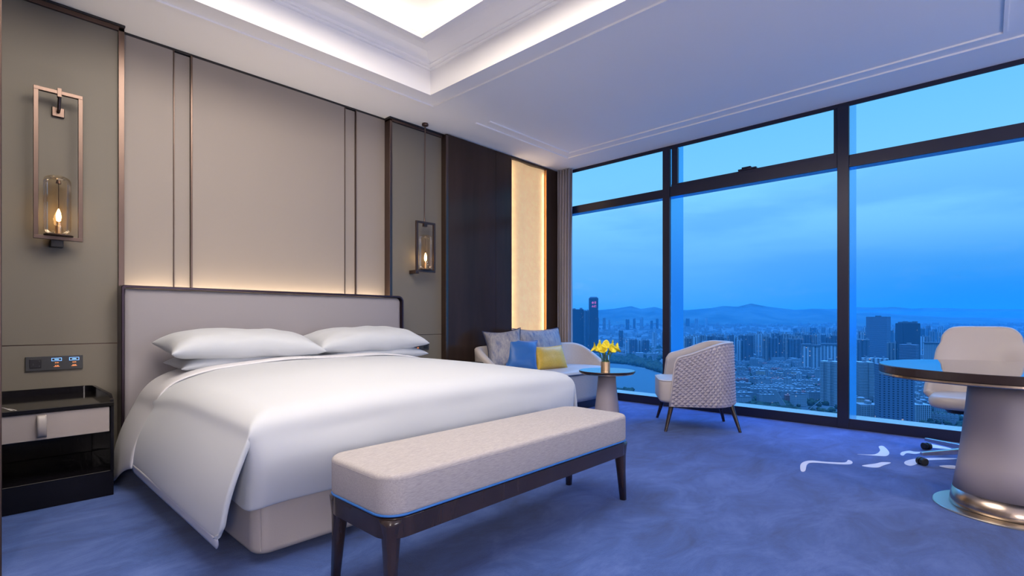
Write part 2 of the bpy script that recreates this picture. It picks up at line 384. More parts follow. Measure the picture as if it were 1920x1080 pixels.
# above the opening: moulding, grey cove, lip, upper ceiling
def frame_ring(mb, prof, x0, x1, y0, y1, mi=0):
    """sweep a (inset, z) profile round a rectangle"""
    rs = [[(x0 + i, y0 + i, z), (x1 - i, y0 + i, z), (x1 - i, y1 - i, z), (x0 + i, y1 - i, z)] for i, z in prof]
    mb.rings(rs, False, False, mi)
frame_ring(ce, [(0, 3.20), (.018, 3.20), (.024, 3.206), (.024, 3.214), (.045, 3.214), (.055, 3.222), (.055, 3.232), (.09, 3.244), (.16, 3.262), (.24, 3.262), (.30, 3.248), (.335, 3.222), (.345, 3.205), (.372, 3.205), (.372, 3.235), (.36, 3.25), (.12, 3.30), (-.05, 3.30), (-.05, 3.42)], RX0, RX1, RY0, RY1)
ce.add([(RX0 - .05, RY0 - .05, 3.42), (RX0 - .05, RY1 + .05, 3.42), (RX1 + .05, RY1 + .05, 3.42), (RX1 + .05, RY0 - .05, 3.42)], [(0, 1, 2, 3)])
ce.box(-2.6, 5.55, -3.4, 4.6, 3.46, 3.56)
for a in ((-2.6, RX0 - .06, -3.4, 4.6), (RX1 + .06, 5.55, -3.4, 4.6), (RX0 - .06, RX1 + .06, -3.4, RY0 - .06), (RX0 - .06, RX1 + .06, RY1 + .06, 4.6)):
    ce.box(*a, 3.03, 3.46)
struct(ce.build('ceiling', M_ceil, recalc=False))
# thin bronze frame set into the upper ceiling round the light panel
cl = empty('ceiling_light', (LX, LY, 3.42), 0, 'square ceiling light panel in a thin copper frame inside the tray ceiling', 'ceiling light')
fr = MB(); x1 = 2.33 - LX; y1 = 3.06 - LY
frame_ring(fr, [(0, 0), (0, -.035), (.022, -.035), (.022, 0)], -x1, x1, -y1, y1); fr.build('frame', mat('copper_trim', (.62, .42, .34), .35, .9), cl)
fr = MB(); fr.box(-x1 + .1, x1 - .1, -y1 + .1, y1 - .1, -.012, -.002); fr.build('diffuser', M_diff, cl)
# cove strip lamps on the ledge
for (x, y, sx, sy) in ((LX, RY0 + .10, 3.0, .05), (LX, RY1 - .10, 3.0, .05), (RX0 + .10, LY, .05, 3.0), (RX1 - .10, LY, .05, 3.0)):
    area('cove_light', (x, y, 3.315), (PI, 0, 0), sx, sy, 14, (1.0, .84, .66))

# walls
w = MB(); w.box(-2.6, .70, 4.42, 4.6, 0, 3.2); w.box(.70, 5.8, 4.42, 4.6, 0, 3.2); struct(w.build('wall_back', M_cream))
w = MB(); w.box(-2.75, -2.6, -3.4, 4.6, 0, 3.2); struct(w.build('wall_west', M_cream))
w = MB(); w.box(-2.6, 5.7, -3.55, -3.4, 0, 3.2); struct(w.build('wall_rear', M_cream))
w = MB(); w.box(-2.6, .083, 2.86, 2.98, 0, 2.99); struct(w.build('wall_partition', M_cream))
w = MB(); w.box(.0, .0885, 2.80, 2.99, 0, 2.99); struct(w.build('trim_1', M_bronze_d, bevel=.003))
# cream padded panels behind the bed
w = MB()
for a, b in ((.722, 1.026), (1.148, 2.386), (2.507, 2.818)): w.box(a, b, YC, YC + .06, 0, 2.975)
for a, b in ((1.034, 1.136), (2.392, 2.498)): w.box(a, b, YC + .012, YC + .06, 0, 2.968)
struct(w.build('wall_headboard', M_cream, bevel=.004))
k = 2
def trim(x0, x1, y0, y1, z0, z1, m=M_bronze, bevel=.0015):
    global k
    o = MB().box(x0, x1, y0, y1, z0, z1).build('trim_%d' % k, m, bevel=bevel); k += 1
    return struct(o)
for a, b in ((1.026, 1.032), (1.136, 1.148), (2.386, 2.391), (2.498, 2.507)): trim(a, b, YC - .006, YC + .02, 0, 2.975)
trim(.722, 2.818, YC - .002, YC + .05, 2.972, 2.99, M_blackm)  # black strip stands in for the shade in the gap under the ceiling
# olive side panels in bronze frames, each panel in two heights
w = MB()
for a, b in ((.0, .690), (2.842, 3.478)):
    w.box(a, b, YS, YC + .06, 0, .838); w.box(a, b, YS, YC + .06, .843, 2.95)
struct(w.build('wall_side', M_olive, bevel=.002))
w = MB()
for a, b in ((.0, .690), (2.842, 3.478)): w.box(a, b, YS + .006, YC + .05, .83, .85)
struct(w.build('trim_%d' % k, M_bronze_d)); k += 1
for a, b in ((.690, .722), (2.818, 2.846)): trim(a, b, YS - .018, YC + .06, 0, 2.97)
trim(3.474, 3.506, YD - .004, YC, 0, 2.97)
trim(-.0, .722, YS - .018, YC + .05, 2.945, 2.975, M_bronze_d); trim(2.818, 3.506, YS - .018, YC + .05, 2.95, 2.975, M_bronze_d)
trim(-.0, .726, YS - .024, YC + .05, 2.975, 2.99, M_blackm); trim(2.814, 3.51, YS - .024, YC + .05, 2.975, 2.99, M_blackm)
# dark glossy panelling with the lit niche
w = MB()
w.box(3.506, 4.228, YD, 4.42, 0, 2.98); w.box(4.232, 4.490, YD, 4.42, 0, 2.98); w.box(5.168, 5.50, YD, 4.42, 0, 2.98)
w.box(4.490, 5.168, YD, 4.42, 0, .30); w.box(4.490, 5.168, YD, 4.42, 2.955, 2.98)
w.box(3.5, 5.55, YD + .02, 4.42, 2.98, 2.99)
struct(w.build('wall_dark', M_dark, bevel=.0015))
struct(MB().box(4.228, 4.232, YD + .004, 4.4, 0, 2.98).build('trim_%d' % k, M_blackm)); k += 1
w = MB(); w.grid(lambda u, v: (lerp(4.490, 5.168, u), YD + .040 - .010 * math.sin(u * PI * 3 - .9), lerp(.30, 2.955, v)), 48, 2)
struct(w.build('wall_niche', M_gold, smooth=True, recalc=False))
trim(4.486, 4.498, YD - .006, 4.30, .30, 2.955); trim(5.160, 5.170, YD - .006, 4.30, .30, 2.955, mat('copper_edge', (.55, .30, .16), .3, 1.0))
o = area('niche_strip_light', (4.503, 4.226, 1.6), (0, R(-90), 0), 2.6, .02, 2.4, (1.0, .74, .46)); o.rotation_euler = (0, R(-90), 0)
o2 = area('niche_strip_light', (5.154, 4.226, 1.6), (0, R(90), 0), 2.6, .02, 2.4, (1.0, .74, .46))

# ------------------------------------------------------------------ window wall
def wbox(mb, y0, y1, z0, z1, x0=XW, x1=XW + .2): mb.box(x0, x1, y0, y1, z0, z1)
f = MB()
wbox(f, -3.4, 4.42, 0, .093, XW, XW + .02)             # low base face
wbox(f, -3.4, 4.42, 2.952, 2.995, XW, XW + .02)        # head
f.box(XW + .02, XW + .40, -3.4, 4.42, 3.14, 3.20)
f.box(XW + .02, XW + .25, -3.4, 4.42, -.02, .059)
YM = [(2.657, 2.742), (.921, 1.013)]
win = empty('window_1', (0, 0, 0)); win['kind'] = 'structure'
f.build('window_frame', M_frame, win, bevel=.003)
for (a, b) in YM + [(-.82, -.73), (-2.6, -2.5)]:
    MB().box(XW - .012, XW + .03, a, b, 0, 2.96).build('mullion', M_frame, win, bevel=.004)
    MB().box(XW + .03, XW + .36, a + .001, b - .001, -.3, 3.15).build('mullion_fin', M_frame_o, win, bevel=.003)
# transoms, opening sash of the middle pane
edges = [4.42, 2.742, 2.657, 1.013, .921, -.73, -.82, -2.5]
for a, b, z0, z1 in ((2.742, 4.30, 2.405, 2.504), (1.013, 2.657, 2.405, 2.52), (-.73, .921, 2.390, 2.502), (-2.5, -.82, 2.39, 2.502)):
    MB().box(XW, XW + .014, a, b, z0, z1).build('transom', M_frame, win, bevel=.003)
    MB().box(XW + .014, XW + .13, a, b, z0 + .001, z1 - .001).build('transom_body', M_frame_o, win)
sash = MB()
sash.box(XW + .01, XW + .05, 1.013, 1.045, 2.50, 2.955); sash.box(XW + .01, XW + .05, 2.572, 2.64, 2.50, 2.955)
sash.box(XW + .002, XW + .05, 1.013, 2.64, 2.505, 2.545)
sash.build('sash', M_frame, win, bevel=.003)
hl = MB(); hl.box(XW - .01, XW + .03, 1.72, 1.90, 2.545, 2.562); hl.box(XW - .02, XW + .02, 1.77, 1.86, 2.560, 2.574); hl.build('window_latch', M_frame, win, bevel=.003)
struct(MB().box(XW + .02, XW + .24, -3.4, 4.42, .06, .093).build('window_sill', M_sill, win, bevel=.002))
for i, (a, b) in enumerate(((2.742, 4.42), (1.013, 2.657), (-.73, .921), (-2.5, -.82))):
    for z0, z1 in ((.093, 2.405), (2.5, 3.14)):
        MB().box(XW + .212, XW + .218, a, b, z0, z1).build('pane', M_glass, win)
struct(MB().box(XW, XW + .3, -3.4, -2.6, 0, 3.2).build('wall_window', M_cream))
struct(MB().box(XW + .02, XW + .36, 4.30, 4.5, 0, 3.1).build('wall_corner', M_frame))

# curtain gathered in the corner
cu = MB()
def cur(u, v):
    y = lerp(4.205, 3.99, u); z = lerp(.01, 2.985, v)
    amp = lerp(.045, .036, v); w_ = math.sin(u * 2 * PI * 5.5 + .5 * math.sin(v * 3)) 
    x = 5.415 + amp * w_ - .02 * (1 - u)
    return (x, y + .006 * math.sin(u * 40 + 2 * v), z)
cu.grid(cur, 130, 14)
tag(cu.build('curtain', M_curtain, smooth=True, solid=.003), 'gathered taupe curtain hanging between the dark wall and the window', 'curtain')

# ================================================================== BED
bed = empty('bed', (1.79, 3.2, 0), 0, 'large bed with a tall taupe upholstered headboard and beige leather base', 'bed')
def at(o, parent):
    """keep world coordinates of a mesh built in room space under a parent empty"""
    o.parent = parent; o.matrix_parent_inverse = Matrix.Translation(parent.location).inverted(); return o
hb = MB(); rounded_slab(hb, 2.19, .065, .02, 0, 1, .012)     # panel, stood up below
hbp = MB()
def hb_panel():
    x0, x1, z0, z1, r = .704, 2.872, .02, 1.208, .045
    prof = []
    for (cx, cz, a0) in ((x1 - r, z1 - r, 0), (x0 + .012, z1 - .012, PI / 2), (x0 + .012, z0 + .012, PI), (x1 - .012, z0 + .012, 3 * PI / 2)):
        rr = r if a0 == 0 else .012
        for q in range(7):
            a = a0 + PI / 2 * q / 6; prof.append((cx + rr * math.cos(a), cz + rr * math.sin(a)))
    c = ((x0 + x1) / 2, (z0 + z1) / 2)
    rs = []
    for ins, y in ((0, 4.25), (0, 4.19), (.004, 4.178), (.014, 4.171), (.03, 4.168)):
        rs.append([(x + (ins if x < c[0] else -ins), y, z + (ins if z < c[1] else -ins)) for x, z in prof])
    hbp.rings(rs)
hb_panel()
headboard = at(hbp.build('headboard', M_headb, smooth=False, bevel=.003), bed)
def hb_frame():
    m = MB(); x0, x1, z1 = .684, 2.892, 1.227
    def arc(off, y):
        r = .055 + off; pts = [(x0 - off + .0, y, 0), (x0 - off, y, z1 + off - .01), (x0 - off + .01, y, z1 + off)]
        cx, cz = x1 - .055, z1 - .055
        for q in range(9):
            a = PI / 2 - PI / 2 * q / 8; pts.append((cx + r * math.cos(a), y, cz + r * math.sin(a)))
        pts.append((x1 + off, y, 0)); return pts
    rs = [arc(-.016, 4.275), arc(0, 4.275), arc(0, 4.150), arc(-.004, 4.146), arc(-.016, 4.146), arc(-.016, 4.275)]
    m.rings(rs, False, False, closed=False)
    return m
fr_ = hb_frame().build('headboard_frame', mat('dark_plum_metal', (.045, .03, .045), .3, .6), None)
fr_.parent = headboard; fr_.matrix_parent_inverse = headboard.matrix_parent_inverse.copy(); fr_.matrix_parent_inverse = Matrix.Identity(4)
# light strip behind the headboard washing the cream wall
area('headboard_strip_light', (1.77, 4.316, 1.13), (PI, 0, 0), 2.05, .03, 10.5, (1.0, .80, .56))
hs = MB(); hs.box(.76, 2.78, 4.305, 4.33, 1.10, 1.115)
lsx = at(hs.build('light_strip', M_strip), bed)
# base
bb = MB(); rounded_slab(bb, 2.08, 2.02, .07, .035, .30, .03, 1.825, 3.155, n=8)
base = at(bb.build('bed_base', M_bedbase, smooth=False, bevel=.002), bed)
for x in (.807, 2.843):
    sm = MB(); sm.tube([(x, 2.150, .06), (x, 2.150, .28)], .0025, 6); o = sm.build('seam', M_bedbase); o.parent = base
for x, y in ((.95, 2.32), (2.7, 2.32), (.95, 4.0), (2.7, 4.0)):
    at(MB().box(x - .04, x + .04, y - .04, y + .04, 0, .05).build('leg', M_blackm), bed)
mt = MB(); rounded_slab(mt, 2.06, 2.0, .10, .30, .58, .06, 1.825, 3.16, n=8)
at(mt.build('mattress', M_white, smooth=True), bed)

# duvet --------------------------------------------------
DX0, DX1, DY0, DY1 = .745, 2.905, 2.105, 4.02
def top_z(x, y):
    u = (x - DX0) / (DX1 - DX0); v = (y - DY0) / (DY1 - DY0)
    e = min(u, 1 - u); puff = 1 - (1 - min(1, e / .42)) ** 2.2
    vy = 1 - (1 - min(1, max(0, v) / .45)) ** 2.0
    hd = smooth01((v - .45) / .5)
    z = .598 - .075 * hd * (1 - min(1, e / .16)) ** 1.6 + .088 * puff * (.35 + .65 * vy) + .006 * vy * min(1, e / .1 + .2)
    z += .004 * noise.noise(Vector((x * 3, y * 3, 0)))
    rad = .13; dd = min(x - DX0, (DX1 - x) * 2.4, max(0, y - DY0)); q = 1 - max(0, min(1, dd / rad))
    return z + .022 - .085 * (1 - math.sqrt(max(0, 1 - q * q)))
du = MB()
NU, NT = 56, 50
def du_top(u, v):
    """v 0..1: bottom of the foot fall, up over the foot edge, to the pillow end"""
    x = lerp(DX0, DX1, u - .80 * math.sin(2 * PI * u) / (2 * PI))
    if v < .32:
        t = v / .32                                      # foot face
        zt = top_z(x, DY0)
        z = lerp(.225 + .02 * math.sin(u * 7), zt, t)
        bulge = .035 * math.sin(PI * min(1, t * 1.02)) + .02 * (1 - t)
        y = DY0 - bulge * (.5 + .5 * math.sin(PI * u)) + .03 * (1 - t) ** 2
        xin = .012 * (1 - t) * (1 if u < .5 else -1) * abs(2 * u - 1)
        sd = min(x - DX0, DX1 - x); rc = .07
        if sd < rc: y += (rc - math.sqrt(rc * rc - (rc - sd) ** 2)) * min(1, (1 - t) * 2.2)
        y += .010 * noise.noise(Vector((x * 2.2, z * 5, 4)))
        return (x + xin, y, z)
    t = (v - .32) / .68
    y = lerp(DY0, DY1, t ** 1.5); z = top_z(x, y)
    return (x, y, z)
du.grid(du_top, NU, NT)
for x0c, sg in ((DX0, 1), (DX1, -1)):                     # the tucked corner behind each side drop
    def cor(u, v, x0c=x0c, sg=sg):
        p = du_top(0 if sg > 0 else 1, v * .32); return (p[0] + sg * .02 * u, p[1] + .36 * u, p[2])
    du.grid(cor, 8, 16)
def side(sx):
    def fn(u, v):
        """u 0..1 foot -> head, v 0..1 hem -> top edge"""
        y = lerp(DY0, DY1, (u * 29 / 34) ** 1.5)
        x0 = DX0 if sx < 0 else DX1
        zt = top_z(x0, y)
        hem = .150 + .012 * u
        flare = .112 + .012 * u + .006 * math.sin(u * 5)
        z = lerp(hem, zt, v)
        if u < .06: yy_c = .05 * (1 - u / .06) ** 2 * max(0, 1 - v / .12) ** 2
        else: yy_c = 0
        out = flare * math.sin((1 - v) * PI / 2) * (1 - .15 * (1 - v)) + .006 * (1 - v) * noise.noise(Vector((y * 2.5, z * 3, sx * 5)))
        yy = y + (.03 * (1 - v) if u < .02 else .03 * (1 - v) * (1 - u)) - .02 * math.sin(PI * v) * (1 - u) + yy_c
        if sx > 0: out *= .25
        return (x0 + sx * out, yy, z)
    du.grid(fn, 29, 18)
side(-1); side(1)
duvet = empty('duvet', (1.8, 3.1, .3), 0, 'smooth white duvet tucked at the foot and draped over the sides of the bed', 'duvet')
at(du.build('cover', M_white, smooth=True, solid=.022, sub=1), duvet)
# the turned-back end of the duvet with its long corner flap
tb = MB()
def turn(u, v):
    """u across the bed incl. both drops, v foot->head along the fold"""
    y0, y1 = lerp(3.55, 3.66, 0), 4.04
    s = u * 2 - 1
    if abs(s) > .72:                                      # the drops
        q = (abs(s) - .72) / .28
        sx = -1 if s < 0 else 1
        x0 = (DX0 if sx < 0 else DX1)
        zt = top_z(x0, 3.6) + .012
        zb = lerp(.145, .015, v ** 1.5)
        z = lerp(zt, zb, q)
        out = lerp(.128, .165, v) * math.sin(q * PI / 2)
        y = lerp(3.56, 4.08, v) + lerp(.0, -.20, v) * q * q
        if v > .5: y += -.05 * (v - .5) * q
        if sx > 0: out *= .3
        return (x0 + sx * (out - .012), y, z + .0)
    x = lerp(DX0, DX1, (s / .72 + 1) / 2)
    y = lerp(3.56, 4.05, v)
    return (x, y, top_z(x, min(y, DY1)) + .014 - .03 * max(0, v - .8) + .004 * math.sin(x * 9))
tb.grid(turn, 90, 12)
at(tb.build('turned_back_edge', M_white2, smooth=True, solid=.016, sub=1), duvet)
# hem band along the drops
for sx, x0 in ((-1, DX0), (1, DX1)):
    hm = MB(); hm.grid(lambda u, v, sx=sx, x0=x0: (x0 + sx * (.074 + .010 * u + .016 * v) * (.25 if sx > 0 else 1), lerp(DY0 + .06 + .05 * (1 - v) ** 2, 3.66, u), lerp(.098, .160, v) + .012 * u), 20, 4)
    at(hm.build('hem_band', M_white2, smooth=True, solid=.006), duvet)

# pillows ------------------------------------------------
def pillow_mesh(w, d, h, n=36, ear=.09, seed=0, power=.55, droop=0.0):
    m = MB()
    def pt(u, v, s):
        a, b = u * 2 - 1, v * 2 - 1
        th = ((1 - abs(a) ** 3.2) * (1 - abs(b) ** 2.6))
        th = max(0, th) ** power
        ex = 1 - ear * (1 - abs(b) ** 1.7) * (abs(a) ** 3)      # sides drawn in between the corners
        ey = 1 - ear * (1 - abs(a) ** 1.7) * (abs(b) ** 3)
        x = a * w / 2 * ex; y = b * d / 2 * ey
        wr = .012 * noise.noise(Vector((x * 7 + seed, y * 9, s * 3))) * min(1, th * 2)
        edge = (abs(a) ** 6 + abs(b) ** 6)
        wr += .006 * math.sin(a * 22 + seed) * min(1, edge) * (1 - abs(b)) * th
        return (x, y, s * (h / 2 * th) + wr - droop * (abs(a) ** 5))
    m.grid(lambda u, v: pt(u, v, 1), n, n); m.grid(lambda u, v: pt(1 - u, v, -1), n, n)
    return m
def pillow(name, loc, rot, w, d, h, material, label, cat, group=None, seed=0, pipe=None, ear=.09, power=.48, n=36):
    m = pillow_mesh(w, d, h, n=n, ear=ear, seed=seed, power=power, droop=.03 if pipe is None else 0)
    if pipe is None:
        o = m.build(name, material, smooth=True); 
        md = o.modifiers.new('smooth', 'SUBSURF'); md.levels = 1; md.render_levels = 1
        o.location = loc; o.rotation_euler = rot
        return tag(o, label, cat, group)
    r = bpy.data.objects.new(name, None); COL.objects.link(r); r.location = loc; r.rotation_euler = rot; tag(r, label, cat, group)
    o = m.build('cushion_cover', material, r, smooth=True)
    md = o.modifiers.new('smooth', 'SUBSURF'); md.levels = 1; md.render_levels = 1
    pts = []
    for k in range(96):
        q = k / 96 * 4; sd = int(q); t = (q - sd) * 2 - 1
        a, b = ((t, -1), (1, t), (-t, 1), (-1, -t))[sd]
        ex = 1 - ear * (1 - abs(b) ** 1.7) * (abs(a) ** 3); ey = 1 - ear * (1 - abs(a) ** 1.7) * (abs(b) ** 3)
        pts.append((a * w / 2 * ex, b * d / 2 * ey, 0))
    MB().tube(pts, .0045, 6, closed=True).build('piping', pipe, r, smooth=True)
    return r
GP = None
pillow('pillow', (1.42, 3.92, .712), (R(2), R(1), 0), 1.04, .46, .13, M_white, 'lower white pillow of the stack nearer the bedside unit with the drawer', 'pillow', seed=1)
pillow('pillow', (2.36, 3.93, .715), (R(2), R(-1), 0), 1.02, .46, .13, M_white, 'lower white pillow of the stack nearer the window', 'pillow', seed=2)
pillow('pillow', (1.345, 3.87, .828), (R(7), R(1.5), R(1)), 1.03, .48, .20, M_white, 'plump white pillow on top of the stack nearer the wall sconce', 'pillow', seed=3)
pillow('pillow', (2.33, 3.90, .832), (R(7), R(-1), R(-1)), 1.04, .48, .20, M_white, 'plump white pillow on top of the stack nearer the hanging lantern', 'pillow', seed=4)

# ================================================================== BENCH
bn = empty('bench', (1.73, 1.665, 0), 0, 'long linen upholstered bench with blue piping and dark legs at the bed foot', 'bench')
BW, BD = 1.575, .44
m = MB(); rounded_slab(m, BW, BD, .085, .331, .475, .018, n=8, top_puff=.008)
seat = m.build('seat_cushion', M_linen, bn, smooth=True)
m = MB(); m.tube([(p[0], p[1], .457) for p in rrect(BW - .004, BD - .004, .084, 8)], .0026, 6, closed=True); m.build('welt', M_linen, seat, smooth=True)
m = MB(); m.tube([(p[0], p[1], .336) for p in rrect(BW - .004, BD - .004, .085, 8)], .0046, 8, closed=True); m.build('piping', M_bluep, bn, smooth=True)
m = MB(); m.rings([rrect(BW - .012, BD - .012, .08, 8, z=.255), rrect(BW - .012, BD - .012, .08, 8, z=.326)]); m.build('apron', M_leg, bn, bevel=.003)
for sx in (-1, 1):
    for sy in (-1, 1):
        lg = MB(); rs = []
        for z, wd, out in ((0, .032, .012), (.16, .044, .004), (.25, .056, 0), (.30, .075, -.004), (.32, .08, -.004)):
            cx = sx * (BW / 2 - .045 + out) ; cy = sy * (BD / 2 - .045 + out)
            rs.append([(cx + x_ * 1.0, cy + y_, z) for x_, y_, _ in rrect(wd, wd, wd * .32, 3)])
        lg.rings(rs); lg.build('leg', M_leg, bn, smooth=True)

# ================================================================== NIGHTSTANDS
def nightstand(x0, x1, mirror=1):
    """built in room space around its own base point; x0..x1 width"""
    r = empty('nightstand', ((x0 + x1) / 2, 3.95, 0)); W2 = (x1 - x0) / 2; Y0, Y1 = -.32, .335
    def b(name, *a, m=M_black, bev=.003, par=r): return MB().box(*a).build(name, m, par, bevel=bev)
    b('plinth', -W2, W2 - .0, Y0 + .01, Y1, 0, .143)
    b('side_panel', W2 - .016, W2, Y0, Y1, .143, .52); b('side_panel', -W2, -W2 + .016, Y0, Y1, .143, .52)
    b('back_panel', -W2 + .016, W2 - .016, Y1 - .02, Y1, .143, .52)
    tp = b('top', -W2 - .0, W2, Y0 - .004, Y1, .508, .532, m=M_nstop, bev=.004)
    v = MB()
    for (p, q, ww) in (((-.13, -.30), (-.155, -.16), .006), ((-.155, -.16), (-.19, -.08), .004), ((-.115, -.31), (-.14, -.20), .004)):
        v.add([(p[0] - ww, p[1], .5326), (p[0] + ww, p[1], .5326), (q[0] + ww * .4, q[1], .5326), (q[0] - ww * .4, q[1], .5326)], [(0, 1, 2, 3)])
    v.build('marble_vein', M_marble, tp, recalc=False)
    rim = MB(); pts = [(-W2 + .01, Y1 - .012), (W2 - .06, Y1 - .012)]
    for q in range(7):
        a = PI / 2 - PI / 2 * q / 6; pts.append((W2 - .06 + .05 * math.cos(a), Y1 - .062 + .05 * math.sin(a)))
    pts += [(W2 - .010, Y0 + .06), (W2 - .010, Y0 + .0)]
    rs = []
    for i, (x, y) in enumerate(pts):
        z1 = .572 if y > Y0 + .03 else .545
        a = Vector((*pts[max(0, i - 1)], 0)); c_ = Vector((*pts[min(len(pts) - 1, i + 1)], 0)); t = (c_ - a).normalized(); nn = Vector((-t.y, t.x, 0)) * .008
        rs.append([(x - nn.x, y - nn.y, .52), (x + nn.x, y + nn.y, .52), (x + nn.x, y + nn.y, z1), (x - nn.x, y - nn.y, z1)])
    rim.rings(rs); rim.build('raised_rim', M_black, r, bevel=.003)
    dr = b('drawer', -W2 + .018, W2 - .02, Y0 + .004, Y1 - .03, .366, .506, m=mat('taupe_leather_front' if 'taupe_leather_front' not in MATS else 'taupe_leather_front2', (.34, .30, .285), .5, bump=.04, bscale=250))
    st = MB()
    def sp(u, v): 
        z = lerp(.378, .498, v); y = Y0 + .004 - .002 - .024 * math.sin(PI * v) ** .6
        return (lerp(-.019, .019, u) - .02, y, z)
    st.grid(sp, 4, 14); st.build('strap_handle', M_strap, dr, smooth=True, solid=.004)
    return r
ns = nightstand(.0, .566)
ns['label'] = 'black lacquer nightstand with a taupe drawer and strap handle beside the wall sconce'; ns['category'] = 'nightstand'
ns2 = copy_tree(ns); ns2.location = (3.235, 3.95, 0); ns2['label'] = 'black nightstand mostly hidden behind the bed under the hanging lantern'

# ================================================================== CONTROL PLATES
def plate(cx, flip, label):
    r = empty('switch_panel', (cx, YS - .002, .725), 0, label, 'switch panel')
    MB().box(-.135, .135, -.010, .002, -.043, .045).build('plate', M_plate, r, bevel=.002)
    s = -flip
    MB().box(s * .09 - .027, s * .09 + .027, -.013, -.009, -.026, .03).build('socket', M_blackm, r, bevel=.002)
    for dz in (.016, -.014): MB().box(s * .09 + .016, s * .09 + .020, -.0145, -.0125, dz - .004, dz + .004).build('socket_switch', M_plate, r)
    MB().box(s * .09 - .012, s * .09 - .008, -.0145, -.0125, -.008, .004).build('socket_slot', M_plate, r)
    for q, cx2 in enumerate((-s * .008, -s * .092)):
        fb = MB(); 
        for a in ((-.024, .024, .031, .033), (-.024, .024, .014, .016), (-.024, -.022, .014, .033), (.022, .024, .014, .033), (-.010, .010, .021, .026)):
            fb.box(cx2 + a[0], cx2 + a[1], -.0125, -.0095, a[2], a[3])
        fb.build('blue_button', M_btn_b, r)
        for z in (.002, -.016):
            fo = MB(); 
            for dx in (-.006, .001, .007): fo.box(cx2 + dx - .002, cx2 + dx + .002, -.0125, -.0095, z - .002, z + .003)
            if z < 0: fo.box(cx2 - .014, cx2 + .014, -.0125, -.0095, z - .0065, z - .0045)
            fo.build('orange_button', M_btn_o, r)
    return r
plate(.371, 1, 'grey control plate with socket and glowing buttons above the drawer nightstand')
plate(3.165, -1, 'dark control plate half hidden by the pillows under the hanging lantern')

# ================================================================== LANTERNS
def glass_shade(par, cx, cy, z0, z1, r):
    m = MB(); e = .035
    prof = [(r * .55, z0 + .0)] + [(r - e * (1 - math.sin(a)), z0 + e * (1 - math.cos(a))) for a in (R(q) for q in (30, 50, 70, 90))] + \
           [(r - e * (1 - math.cos(a)), z1 - e * (1 - math.sin(a))) for a in (R(q) for q in (0, 20, 40, 60))] + [(r * .42, z1), (r * .40, z1 + .004)]
    m.lathe(prof, 40, (cx, cy, 0), cap0=False, cap1=False)
    return m.build('glass_shade', M_amber, par, smooth=True, merge=False)
def bulb(par, cx, cy, z, h, power):
    b = MB(); b.lathe([(.001, z), (.010, z + .006), (.013, z + h * .4), (.011, z + h * .7), (.004, z + h), (.001, z + h + .006)], 16, (cx, cy, 0)); b.build('bulb', M_bulb, par, smooth=True)
    s = MB(); s.lathe([(.016, z - .075), (.016, z - .03), (.012, z - .025), (.012, z)], 20, (cx, cy, 0)); s.build('lamp_holder', M_brass, par, smooth=False, bevel=.001)
    d = bpy.data.lights.new('bulb_light', 'POINT'); d.energy = power; d.color = (1.0, .66, .34); d.shadow_soft_size = .014
    o = bpy.data.objects.new('bulb_light', d); COL.objects.link(o); o.parent = par; o.location = (cx, cy, z + h * .5)
sc = empty('wall_sconce', (.381, YS, 1.95), 0, 'bronze framed wall sconce with an amber glass cylinder and lit bulb', 'wall lamp')
m = MB(); W2 = .115; fy = -.09
for a in ((-W2, W2, .441, .464), (-W2, W2, -.459, -.436), (-W2, -W2 + .023, -.437, .442), (W2 - .023, W2, -.437, .442)): m.box(a[0], a[1], fy - .012, fy + .012, a[2], a[3])
m.build('frame', M_bronze, sc, bevel=.002)
m = MB(); m.box(-.025, .035, -.018, 0, .325, .385); m.build('backplate', M_bronze, sc, bevel=.004)
m = MB(); m.tube([(.005, -.015, .355), (.005, -.055, .362), (.005, fy, .44)], .009, 10); m.box(-.007, .013, fy - .016, fy + .016, .425, .478); m.build('hook_arm', M_bronze, sc, bevel=.001)
m = MB(); m.box(-.035, .025, -.075, 0, -.50, -.455); m.build('lower_bracket', M_blackm, sc, bevel=.003)
m = MB(); m.lathe([(.07, -.434), (.07, -.428), (.05, -.424)], 32, (0, fy, 0)); m.build('tray', M_bronze_d, sc)
glass_shade(sc, -.006, fy, -.425, -.066, .066)
m = MB(); m.tube([(0, fy, -.28), (0, fy, -.10)], .0022, 6); m.lathe([(.014, -.11), (.010, -.09), (.004, -.08)], 12, (0, fy, 0)); m.build('rod', M_bronze_d, sc)
bulb(sc, 0, fy, -.345, .075, 2.2)

pn = empty('pendant_lamp', (3.188, 4.19, 0), 0, 'small bronze framed lantern hanging on a thin rod from the ceiling', 'pendant lamp')
m = MB(); m.lathe([(.030, 2.989), (.034, 2.975), (.030, 2.965), (.010, 2.957)], 24, (-.02, -.02, 0)); m.build('ceiling_rose', M_bronze_d, pn)
m = MB(); m.tube([(-.02, -.02, 2.97), (-.013, 0, 2.02)], .0065, 8); m.lathe([(.0105, 1.995), (.0105, 2.03)], 12, (-.01, 0, 0)); m.build('rod', M_bronze, pn)
m = MB(); W2 = .12
for a in ((-W2, W2, 1.975, 1.996), (-W2, W2, 1.484, 1.506), (-W2, -W2 + .022, 1.505, 1.976), (W2 - .022, W2, 1.505, 1.976)): m.box(a[0], a[1], -.011, .011, a[2], a[3])
m.build('frame', M_bronze_d, pn, bevel=.002)
m = MB(); m.box(-.028, .012, -.014, .014, 1.945, 1.978); m.build('collar', M_bronze_d, pn)
m = MB(); m.box(-W2 - .012, -W2 + .03, -.014, .098, 1.462, 1.497); m.build('wall_bracket', M_bronze_d, pn, bevel=.003)
m = MB(); m.lathe([(.066, 1.506), (.066, 1.512), (.04, 1.516)], 28); m.build('tray', M_bronze_d, pn)
